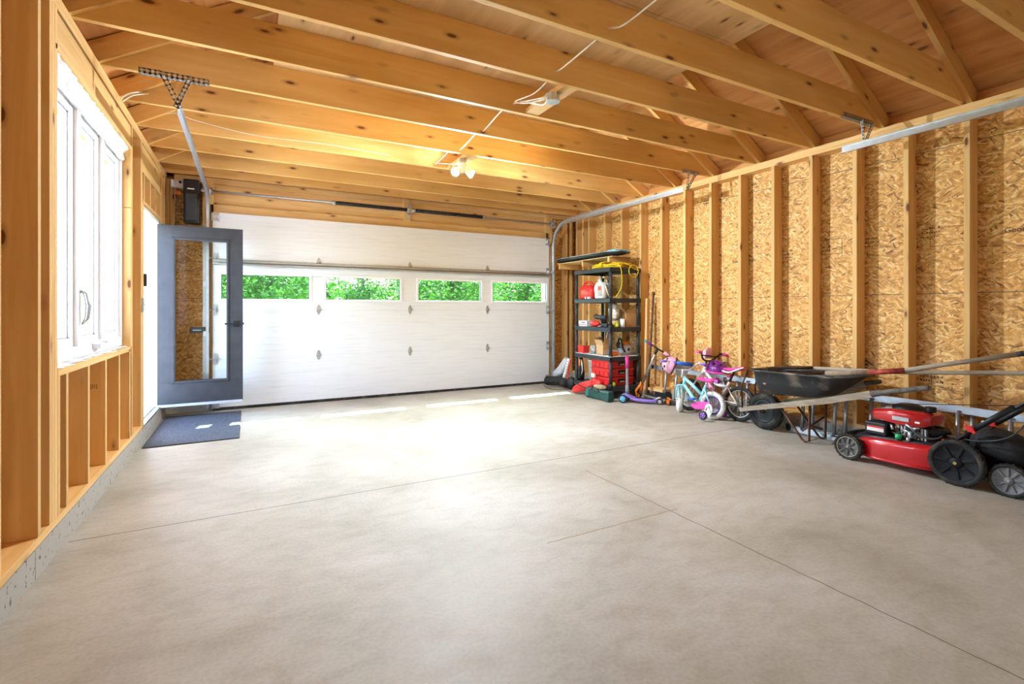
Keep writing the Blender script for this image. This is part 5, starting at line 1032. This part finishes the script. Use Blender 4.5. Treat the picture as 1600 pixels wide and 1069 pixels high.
for s_, nm in ((-1,1),(1,2)):
    xa, xb, xc = 4.735+s_*0.085, 4.72+s_*0.20, 4.72+s_*0.25
    up_ = 0.0 if s_ < 0 else 0.075; kx = 0.03 if s_ < 0 else 0.0
    rk = [V((xa,3.50,0.175)), V((xb,2.55,0.43+up_*0.7)), V((xb+s_*kx,2.16,0.555+up_)) if s_ < 0 else V((xb,2.42,0.50+up_))]
    m = M(); m.beam(rk[0], rk[1], 0.038, 0.045, (0,0,1), 0.04, 0.055); m.beam(rk[1], rk[2], 0.04, 0.055, (0,0,1), 0.04, 0.055)
    ho = obj('handle', m, mOld, wbw); g_ = 1.0 if s_ < 0 else 0.3
    obj('grip', M().tube([rk[2], rk[2]+V((s_*kx,-0.10*g_,0.03*g_)), rk[2]+V((s_*kx*2,-0.38*g_,0.105*g_)), rk[2]+V((s_*kx*2.1,-0.41*g_,0.113*g_))],[0.026,0.021,0.019,0.017],10), pbr('darkened worn wood', (0.12,0.105,0.09), 0.8, 0, 0.3, 20), ho)
m = M()
# tray as a thick shell: outer and inner rings from bottom to rim
def ringxy(pts, z): return [V((x_, y_, z)) for x_, y_ in pts]
def rr(x0, x1, y0, y1, c, z0, z1, n=5):
    o = []
    for cx, cy, a0 in ((x1-c, y1-c, 0), (x0+c, y1-c, 90), (x0+c, y0+c, 180), (x1-c, y0+c, 270)):
        for i in range(n+1):
            a = R(a0+90*i/n); x_, y_ = cx+c*math.cos(a), cy+c*math.sin(a); t_ = (y_-y0)/(y1-y0); o.append(V((x_, y_, z0+(z1-z0)*t_)))
    return o
# z rises towards the handles: rear z0 (low y), front z1 (high y)
rings = [rr(4.58,4.85,2.70,3.19,0.05,0.43,0.39), rr(4.53,4.89,2.62,3.215,0.06,0.45,0.41), rr(4.47,4.925,2.48,3.235,0.08,0.56,0.52), rr(4.43,4.955,2.36,3.24,0.10,0.655,0.635), rr(4.41,4.975,2.33,3.26,0.11,0.662,0.642), rr(4.41,4.975,2.33,3.26,0.11,0.650,0.630)]
m.loft(rings, True, False)
n_ = len(rings[0]); m.f.append(list(range(n_))); m.sm.append(False); m.mi.append(0)
o = obj('tray', m, mBarrow, wbw); d = o.modifiers.new('s','SOLIDIFY'); d.thickness = 0.006; d.offset = 1
obj('mortar_residue', M().loft([rr(4.575,4.865,2.66,3.12,0.07,0.47,0.40), rr(4.46,4.935,2.44,3.215,0.09,0.61,0.59)], True, True), mDirt, wbw)
obj('orange_stain', [q := M(), q.ell((4.475,3.10,0.53),0.003,0.022,0.026,14,8)][0], pbr('orange stain', (0.45,0.22,0.10), 0.8), wbw)
m = M(); m.tube([(4.735-0.11,3.46,0.20),(4.735-0.11,3.47,0.42),(4.735-0.11,3.40,0.60)],0.010,8,flat=0.6); obj('front_brace', m, mBlack, wbw)
m = M(); m.tube([(4.735+0.11,3.46,0.20),(4.735+0.11,3.47,0.42),(4.735+0.11,3.40,0.60)],0.010,8,flat=0.6); obj('front_brace', m, mBlack, wbw)
for s_ in (-1,1):
    x_ = 4.725+s_*0.13; m = M(); m.tube([(x_,3.02,0.29),(x_-0.0,2.80,0.02),(x_,2.775,0.008),(x_,2.735,0.02),(x_,2.73,0.39)],0.013,8,flat=0.7); obj('leg', m, mRust, wbw)
obj('cross_brace', [q := M(), q.cyl((4.595,2.76,0.17),(4.855,2.76,0.10),0.008,n=8), q.cyl((4.595,2.80,0.10),(4.855,2.74,0.22),0.008,n=8)][0], mRust, wbw)
obj('bolts', [q := M(), q.cyl((4.63,3.30,0.245),(4.63,3.30,0.205),0.007,n=8), q.cyl((4.635,3.20,0.265),(4.635,3.20,0.225),0.007,n=8)][0], mGalv, wbw)
# shovels in the tray
s1 = thing('shovel', 'shovel with a red steel socket and grey shaft resting in the wheelbarrow', 'shovel', (4.72, 2.5, 0.63))
obj('shaft', M().tube([(4.76,2.08,0.735),(4.80,1.85,0.80),(4.875,1.40,0.925)],[0.019,0.018,0.019],12), mOld, s1); obj('shaft_end', M().cyl((4.8735,1.41,0.9222),(4.879,1.375,0.932),0.0195,n=12), mDark, s1)
obj('red_socket', M().cyl((4.715,2.30,0.70),(4.765,2.05,0.742),0.022,n=12), pbr('faded red steel', (0.40,0.06,0.04), 0.6, 0.2, 0.3, 30), s1)
obj('blade_neck', M().tube([(4.66,2.62,0.655),(4.715,2.30,0.70)],[0.028,0.022],12), mOldz, s1)
obj('blade', M().loft([[V((4.62+dx*w_, y_, z_+abs(dx)*0.02)) for dx in (-1,-0.5,0,0.5,1)] + [V((4.62+dx*w_, y_, z_-0.004+abs(dx)*0.02)) for dx in (1,0.5,0,-0.5,-1)] for y_, z_, w_ in ((2.62,0.655,0.04),(2.68,0.645,0.10),(2.90,0.625,0.105),(3.0,0.62,0.05))]), mRust, s1)
s2 = thing('long_shovel', 'long grey wooden shaft lying flat across the wheelbarrow to the picture edge', 'shovel', (4.78, 2.0, 0.7))
obj('shaft', M().tube([(4.70,2.75,0.69),(4.78,2.10,0.720),(4.84,1.30,0.80),(4.90,0.95,0.835)],0.0165,12), mOld, s2)
obj('blade', M().loft([[V((4.69+dx*w_, y_, z_+abs(dx)*0.02)) for dx in (-1,-0.5,0,0.5,1)] + [V((4.69+dx*w_, y_, z_-0.004+abs(dx)*0.02)) for dx in (1,0.5,0,-0.5,-1)] for y_, z_, w_ in ((2.75,0.69,0.03),(2.80,0.68,0.09),(3.05,0.66,0.10),(3.15,0.65,0.04))]), mRust, s2)
# ================================================================ RED MOWER
def mower_wheel(t, nm, c, r, w_, mr, spokes, s_=-1, hub=None):
    c = V(c); wo = obj(nm, M().lathe([(r*0.20,-w_*0.30),(r*0.35,-w_*0.15),(r*0.70,-w_*0.20),(r*0.78,-w_*0.42),(r*0.80,-w_*0.42),(r*0.80,w_*0.42),(r*0.2,w_*0.42)], c, (1,0,0), 36, True, True), mr, t)
    m = M().lathe([(r*0.80,-w_*0.48),(r*0.96,-w_*0.48),(r,-w_*0.36),(r,w_*0.36),(r*0.96,w_*0.48),(r*0.80,w_*0.48)], c, (1,0,0), 44, True, True)
    for i in range(40):
        a = 2*math.pi*i/40; d = V((0,math.cos(a),math.sin(a))); e = V((0,-math.sin(a),math.cos(a))); p = c+d*(r+0.001)+V((w_*0.22*(1 if i % 2 else -1),0,0)); m.beam(p-e*r*0.03,p+e*r*0.03,w_*0.42,0.006,d)
    obj('tyre', m, mRub, wo); m = M()
    for i in range(spokes):
        a = 2*math.pi*i/spokes; d = V((0,math.cos(a),math.sin(a))); e = V((0,-math.sin(a),math.cos(a)))
        m.add([c+V((-w_*0.20,0,0))+d*r*0.26-e*r*0.06, c+V((-w_*0.20,0,0))+d*r*0.26+e*r*0.06, c+V((-w_*0.20,0,0))+d*r*0.74+e*r*0.16, c+V((-w_*0.20,0,0))+d*r*0.74-e*r*0.02, c+V((-w_*0.36,0,0))+d*r*0.26, c+V((-w_*0.36,0,0))+d*r*0.26+e*r*0.05, c+V((-w_*0.38,0,0))+d*r*0.74+e*r*0.13, c+V((-w_*0.38,0,0))+d*r*0.74+e*r*0.02],
              [(3,2,1,0),(4,5,6,7),(0,1,5,4),(1,2,6,5),(2,3,7,6),(3,0,4,7)])
    obj('spokes', m, mr, wo)
    obj('hub_cap', M().lathe([(0.0,-w_*0.52),(r*0.10,-w_*0.50),(r*0.13,-w_*0.42),(r*0.24,-w_*0.38),(r*0.24,-w_*0.1)], c, (1,0,0), 24), mr, wo)
    obj('hub_nut', M().cyl(c+V((-w_*0.50,0,0)), c+V((-w_*0.58,0,0)), r*0.07, n=6), hub or mBrass, wo); return wo
mw = thing('lawn_mower', 'red push lawn mower with large black rear wheels on the floor by the wall', 'lawn mower', (4.62, 1.95, 0))
fwz, rwz = 0.106, 0.160
mDkW = pbr('charcoal wheel plastic', (0.013,0.013,0.015), 0.6, 0, 0.15, spec=0.2)
mower_wheel(mw, 'front_wheel', (4.40,2.29,fwz), fwz, 0.05, pbr('grimy grey wheel plastic', (0.12,0.12,0.115), 0.55, 0, 0.5, 40), 8); mower_wheel(mw, 'front_wheel', (4.84,2.29,fwz), fwz, 0.05, mDkW, 8)
mower_wheel(mw, 'rear_wheel', (4.415,1.59,rwz), rwz, 0.05, mDkW, 7); mower_wheel(mw, 'rear_wheel', (4.83,1.59,rwz), rwz, 0.05, mDkW, 7)
obj('front_rim_ring', M().torus((4.376,2.29,fwz),(1,0,0),0.080,0.003,36,6), pbr('tan dust ring', (0.40,0.34,0.25), 0.7), mw)
def mring(y, x0, x1, z0, z1, c=0.04, n=4):
    o = []
    for cx, cz, a0 in ((x1-c, z1-c, 0), (x0+c, z1-c, 90), (x0, z0, None), (x1, z0, None)):
        if a0 is None: o.append(V((cx, y, cz))); continue
        for i in range(n+1): a = R(a0+90*i/n); o.append(V((cx+c*math.cos(a), y, cz+c*math.sin(a))))
    return o
m = M().loft([mring(2.30,4.50,4.74,0.10,0.17,0.03), mring(2.22,4.44,4.80,0.07,0.20), mring(2.10,4.415,4.83,0.062,0.215), mring(1.90,4.41,4.835,0.065,0.225), mring(1.74,4.415,4.83,0.075,0.235), mring(1.60,4.46,4.79,0.09,0.24)])
obj('deck', m, mRedP, mw, 0.003)
obj('skirt_lip', M().loft([mring(2.23,4.432,4.81,0.055,0.075,0.008), mring(2.10,4.405,4.84,0.047,0.067,0.008), mring(1.90,4.40,4.845,0.050,0.070,0.008), mring(1.73,4.405,4.84,0.060,0.080,0.008)]), mRedP, mw)
obj('deck_top_cover', M().loft([mring(2.27,4.47,4.77,0.15,0.215,0.03), mring(2.1,4.45,4.80,0.17,0.235,0.03), mring(1.85,4.46,4.79,0.20,0.245,0.03), mring(1.62,4.46,4.79,0.22,0.27,0.03)]), mBlack, mw)
obj('front_bumper', M().tube(smoothpts([(4.43,2.29,0.15),(4.46,2.35,0.17),(4.62,2.37,0.175),(4.78,2.35,0.17),(4.81,2.29,0.15)],4),0.022,10), mBlack, mw)
eng = obj('engine_block', M().box(4.54,4.72,1.80,2.0,0.245,0.34), pbr('cast aluminium', (0.42,0.43,0.45), 0.4, 0.7, 0.3, 40), mw, 0.01)
m = M(); random.seed(12)
for i in range(9): m.box(4.50,4.54,1.80+i*0.022,1.812+i*0.022,0.25,0.335)
obj('cooling_fins', m, mGalvD, eng)
m = M()
for i in range(12): p = V((4.475+random.uniform(0,.03), random.uniform(1.82,2.02), random.uniform(0.25,0.34))); q = p+V((random.uniform(-.01,.01), random.uniform(-.07,.07), random.uniform(-.05,.05))); m.cyl(p, q, random.choice((0.005,0.009,0.012)), n=8)
obj('linkages', m, mGalv, eng); m = M()
for i in range(8): p = V((4.47+random.uniform(0,.03), random.uniform(1.80,2.02), random.uniform(0.25,0.33))); m.obox(p, (0.02, random.uniform(.02,.045), random.uniform(.015,.03)), (random.uniform(0,1),0,0))
obj('carburettor', m, mBlack, eng, 0.003)
obj('green_cap', M().cyl((4.465,1.965,0.235),(4.465,1.965,0.275),0.021,n=16), mGreen, mw); obj('oil_filler', M().cyl((4.465,1.90,0.235),(4.465,1.90,0.26),0.014,n=12), mGalv, mw)
def shr(y, x0, x1, z0, z1, c): return mring(y, x0, x1, z0, z1, c)
m = M().loft([shr(2.19,4.54,4.72,0.385,0.415,0.02), shr(2.15,4.50,4.76,0.362,0.435,0.03), shr(2.02,4.48,4.78,0.350,0.455,0.035), shr(1.92,4.475,4.785,0.345,0.460,0.035), shr(1.82,4.49,4.77,0.350,0.45,0.035), shr(1.78,4.52,4.74,0.365,0.435,0.03)])
obj('engine_cover', m, mRedP, mw, 0.002)
obj('cover_label', M().box(4.470,4.4735,1.90,2.01,0.378,0.408), mGreyP, mw); obj('cover_mark', M().box(4.470,4.4735,1.83,1.86,0.378,0.392), mWhP, mw);
obj('starter_grille', M().lathe([(0.0,0.04),(0.06,0.036),(0.10,0.02),(0.11,0.0)], (4.64,1.97,0.455), (0,0,1), 28), mBlack, mw); obj('fuel_cap', M().cyl((4.62,1.82,0.455),(4.62,1.82,0.495),0.035,n=20), mBlack, mw, 0.004)
mf = obj('muffler_guard', M().box(4.455,4.60,2.045,2.20,0.235,0.335), mBlack, mw, 0.012); obj('warning_label', M().box(4.451,4.455,2.06,2.18,0.265,0.305), mWhP, mf); obj('label_stripe', M().box(4.4495,4.452,2.06,2.18,0.293,0.305), mRed, mf)
obj('recoil_housing', M().lathe([(0.02,0),(0.09,0),(0.10,0.03),(0.09,0.055),(0.02,0.055)], (4.63,1.80,0.285), (0,0,1), 24, True, True), mBlack, mw)
obj('hose', M().tube(smoothpts([(4.48,1.90,0.335),(4.465,1.82,0.29),(4.47,1.74,0.285),(4.50,1.70,0.31)],4),0.008,8), mDark, mw)
for x_ in (4.45, 4.80):
    m = M(); m.tube([(x_,1.645,0.26),(x_,1.52,0.40),(x_,1.38,0.52),(x_,1.02,0.84),(x_,0.80,1.0)],0.015,10,flat=0.8); m.tube([(x_-0.01,1.545,0.375),(x_-0.01,1.30,0.60)],0.019,10); obj('handle_bar', m, mBlack, mw)
    k = M(); k.cyl((x_-0.02,1.515,0.415),(x_-0.045,1.515,0.415),0.022,n=10); k.obox((x_-0.04,1.515,0.415),(0.012,0.075,0.022),(R(40),0,0)); obj('red_knob', k, mRed, mw, 0.003)
    k = M(); k.cyl((x_-0.015,1.45,0.475),(x_-0.024,1.45,0.475),0.010,n=12); k.cyl((x_-0.015,1.36,0.548),(x_-0.024,1.36,0.548),0.008,n=12); obj('bolt', k, mGalv, mw)
    obj('height_lever', M().tube([(x_-0.005,1.70,0.25),(x_-0.01,1.665,0.285),(x_-0.02,1.67,0.30)],0.010,8), mRed, mw)
obj('handle_top', M().cyl((4.45,0.80,1.0),(4.80,0.80,1.0),0.014), mBlack, mw)
obj('control_cable', M().tube(smoothpts([(4.47,1.66,0.33),(4.44,1.48,0.335),(4.43,1.32,0.40),(4.44,1.22,0.55),(4.45,1.16,0.70)],6),0.005,6), mDark, mw)
obj('starter_rope', M().tube(smoothpts([(4.60,2.08,0.475),(4.66,1.7,0.53),(4.72,1.4,0.57),(4.74,1.0,0.66)],4),0.003,5), mBlack, mw)
m = M().loft([[V((4.625+0.15*s_*math.cos(a), y_, z_+h_*math.sin(a))) for a in [2*math.pi*j/18 for j in range(18)]] for y_, z_, h_, s_ in ((1.56,0.30,0.07,0.6),(1.50,0.31,0.10,0.9),(1.42,0.30,0.115,1),(1.34,0.28,0.11,1),(1.28,0.27,0.09,0.85),(1.25,0.26,0.05,0.5))]); obj('grass_bag', m, pbr('black fabric', (0.016,0.016,0.018), 0.7, 0, 0.2, 30, 0.3), mw)
obj('bag_frame', M().tube(arc((4.625,1.46,0.30),(1,0,0),(0,0,1),0.115,R(-10),R(190),16),0.006,6), mBlack, mw)
# second mower, cut by the picture edge
m2 = thing('black_mower', 'black walk-behind mower with grey spoked wheel cut by the right picture edge', 'lawn mower', (4.66, 1.0, 0))
mower_wheel(m2, 'front_wheel', (4.455,1.325,0.108), 0.108, 0.045, pbr('mid grey wheel plastic', (0.17,0.17,0.175), 0.55), 9, -1, mGalv); mower_wheel(m2, 'front_wheel', (4.83,1.22,0.108), 0.108, 0.045, mGreyP, 9, -1, mGalv)
mower_wheel(m2, 'rear_wheel', (4.46,0.66,0.12), 0.12, 0.045, mGreyP, 9, -1, mGalv); mower_wheel(m2, 'rear_wheel', (4.83,0.66,0.12), 0.12, 0.045, mGreyP, 9, -1, mGalv)
obj('deck', M().loft([mring(1.30,4.55,4.75,0.11,0.18,0.03), mring(1.20,4.50,4.80,0.08,0.21), mring(0.95,4.485,4.81,0.07,0.23), mring(0.65,4.52,4.78,0.09,0.22)]), mBlack, m2, 0.003)
obj('motor_cover', M().loft([mring(1.12,4.56,4.74,0.22,0.28,0.03), mring(1.05,4.53,4.77,0.22,0.34), mring(0.82,4.53,4.77,0.22,0.35), mring(0.76,4.57,4.73,0.22,0.30,0.03)]), mBlack, m2, 0.003)
for x_ in (4.50, 4.79): obj('handle_bar', M().tube([(x_,0.68,0.20),(x_,0.45,0.55),(x_,0.25,0.95)],0.013,10), mBlack, m2)
tag(obj('floor_plank', M().box(4.86,4.9,0.9,1.42,0.001,0.10), mWy, bev=0.002), 'short pine plank standing on edge at the right picture edge', 'plank')
# ================================================================ OUTDOORS
def grass():
    m, t, b, N, L = newmat('lawn'); tc = N('TexCoord'); n = N('TexNoise'); n.inputs['Scale'].default_value = 1.2; n.inputs['Detail'].default_value = 8; L(tc.outputs['Object'], n.inputs['Vector'])
    r = ramp(N, [(0.35, (0.05,0.12,0.02)), (0.6, (0.16,0.30,0.05))]); L(n.outputs['Fac'], r.inputs[0]); L(r.outputs[0], b.inputs['Base Color']); b.inputs['Roughness'].default_value = 0.9; return m
tag(obj('lawn', M().box(-60, 60, -40, 80, -0.34, -0.30), grass()), 'green lawn outside around the garage', 'lawn')['kind'] = 'structure'
tag(obj('gravel_drive', M().box(-8, 14.0, 7.30, 15.5, -0.299, -0.02), pbr('pale gravel', (0.5,0.48,0.44), 0.95, 0, 0.2, 30, 0.5)), 'pale gravel drive outside the overhead door', 'driveway')['kind'] = 'structure'
tag(obj('side_terrace', M().box(-12.0, -1.05, -14, 7.29, -0.298, -0.06), pbr('pale paving', (0.36,0.39,0.43), 0.9, 0, 0.1, 8)), 'pale paving outside the side door', 'terrace')['kind'] = 'structure'
tag(obj('rear_bounce_pad', M().box(-1.04, 14, -14, -0.9, -0.298, -0.05), pbr('pale crushed stone', (0.5,0.48,0.45), 0.95, 0, 0.2, 30, 0.5)), 'unseen pale stone pad added behind the garage to cut green bounce', 'yard')['kind'] = 'structure'  # unseen pad, added over the lawn so less green light bounces indoors
def leafmat(name, c1, c2):
    m, t, b, N, L = newmat(name); oi = N('TexCoord'); n = N('TexNoise'); n.inputs['Scale'].default_value = 1.6; n.inputs['Detail'].default_value = 6; L(oi.outputs['Object'], n.inputs['Vector'])
    r = ramp(N, [(0.35, c1), (0.65, c2)]); L(n.outputs['Fac'], r.inputs[0]); L(r.outputs[0], b.inputs['Base Color']); b.inputs['Roughness'].default_value = 0.6
    b.inputs['Transmission Weight'].default_value = 0.0; b.inputs['Subsurface Weight'].default_value = 0.0
    tl = N('BsdfTranslucent'); L(r.outputs[0], tl.inputs[0]); mx = N('MixShader'); mx.inputs[0].default_value = 0.4
    o = [q for q in t.nodes if q.type == 'OUTPUT_MATERIAL'][0]; L(b.outputs[0], mx.inputs[1]); L(tl.outputs[0], mx.inputs[2]); L(mx.outputs[0], o.inputs[0]); return m
mLeaf = leafmat('maple leaves', (0.008,0.048,0.004), (0.070,0.195,0.018))
mBark = pbr('grey brown bark', (0.10,0.075,0.055), 0.9, 0, 0.3, 9, 0.5)
random.seed(11)
protos = []
for k in range(3):
    m = M(); random.seed(40+k); fs = []
    for c in range(160):
        a = random.uniform(0, 6.283); rr = 2.1*math.sqrt(random.random()); zc = random.uniform(0.2, 6.5) if c < 75 else random.uniform(0.4, 3.0) ; rr *= (1.0 if zc < 4.5 else 0.7)
        cx, cy, cr = rr*math.cos(a), rr*math.sin(a), random.uniform(0.35, 0.75)
        for q in range(90):
            d = V((random.gauss(0,1), random.gauss(0,1), random.gauss(0,0.8))).normalized()*cr*random.uniform(0.55, 1.0)
            p = V((cx, cy, zc)) + d; u = V((random.gauss(0,1), random.gauss(0,1), random.gauss(0,0.5))).normalized()*random.uniform(0.05, 0.09); v = u.cross(V((random.gauss(0,1), random.gauss(0,1), random.gauss(0,1)))).normalized()*u.length*0.8
            m.add([p-u, p+v*0.7, p+u, p-v*0.7], [(0,1,2,3)])
    t = M(); t.tube([(0,0,-0.3),(0.05,0,1.5),(-0.05,0.05,3.5),(0.02,0,6.2)], [0.14,0.11,0.08,0.03], 8)
    for _ in range(9):
        a = random.uniform(0, 6.28); z = random.uniform(1.0, 4.5); t.tube([(0,0,z),(math.cos(a)*0.8, math.sin(a)*0.8, z+0.5),(math.cos(a)*1.7, math.sin(a)*1.7, z+0.8)], [0.04,0.025,0.01], 5)
    protos.append((m, t))
def meshof(name, m, mat):
    me = bpy.data.meshes.new(name); me.from_pydata([tuple(p) for p in m.v], [], m.f); me.materials.append(mat); me.update(); return me
pm = [(meshof('foliage', a, mLeaf), meshof('trunk', b_, mBark)) for a, b_ in protos]
random.seed(9); spots = []
for r_, (yy, x0_, n_) in enumerate(((17.5, 0.6, 4), (23.8, 1.4, 5), (30.1, -0.1, 5), (36.4, 1.0, 6), (42.7, 2.0, 6))):
    for k in range(n_): spots.append((x0_ + k*6.15, yy, random.uniform(0.98, 1.04)))
for i, (x, y, s_) in enumerate(spots):
    r = thing('tree', 'leafy green tree standing outside beyond the overhead door windows', 'tree', (x, y, -0.3), 'trees beyond the overhead door')
    for nm, me in zip(('foliage', 'trunk'), pm[i % 3]):
        c = bpy.data.objects.new(nm, me); C.objects.link(c); c.parent = r
    r.scale = (s_, s_, s_); r.rotation_euler = (0, 0, random.uniform(0, 6.28))
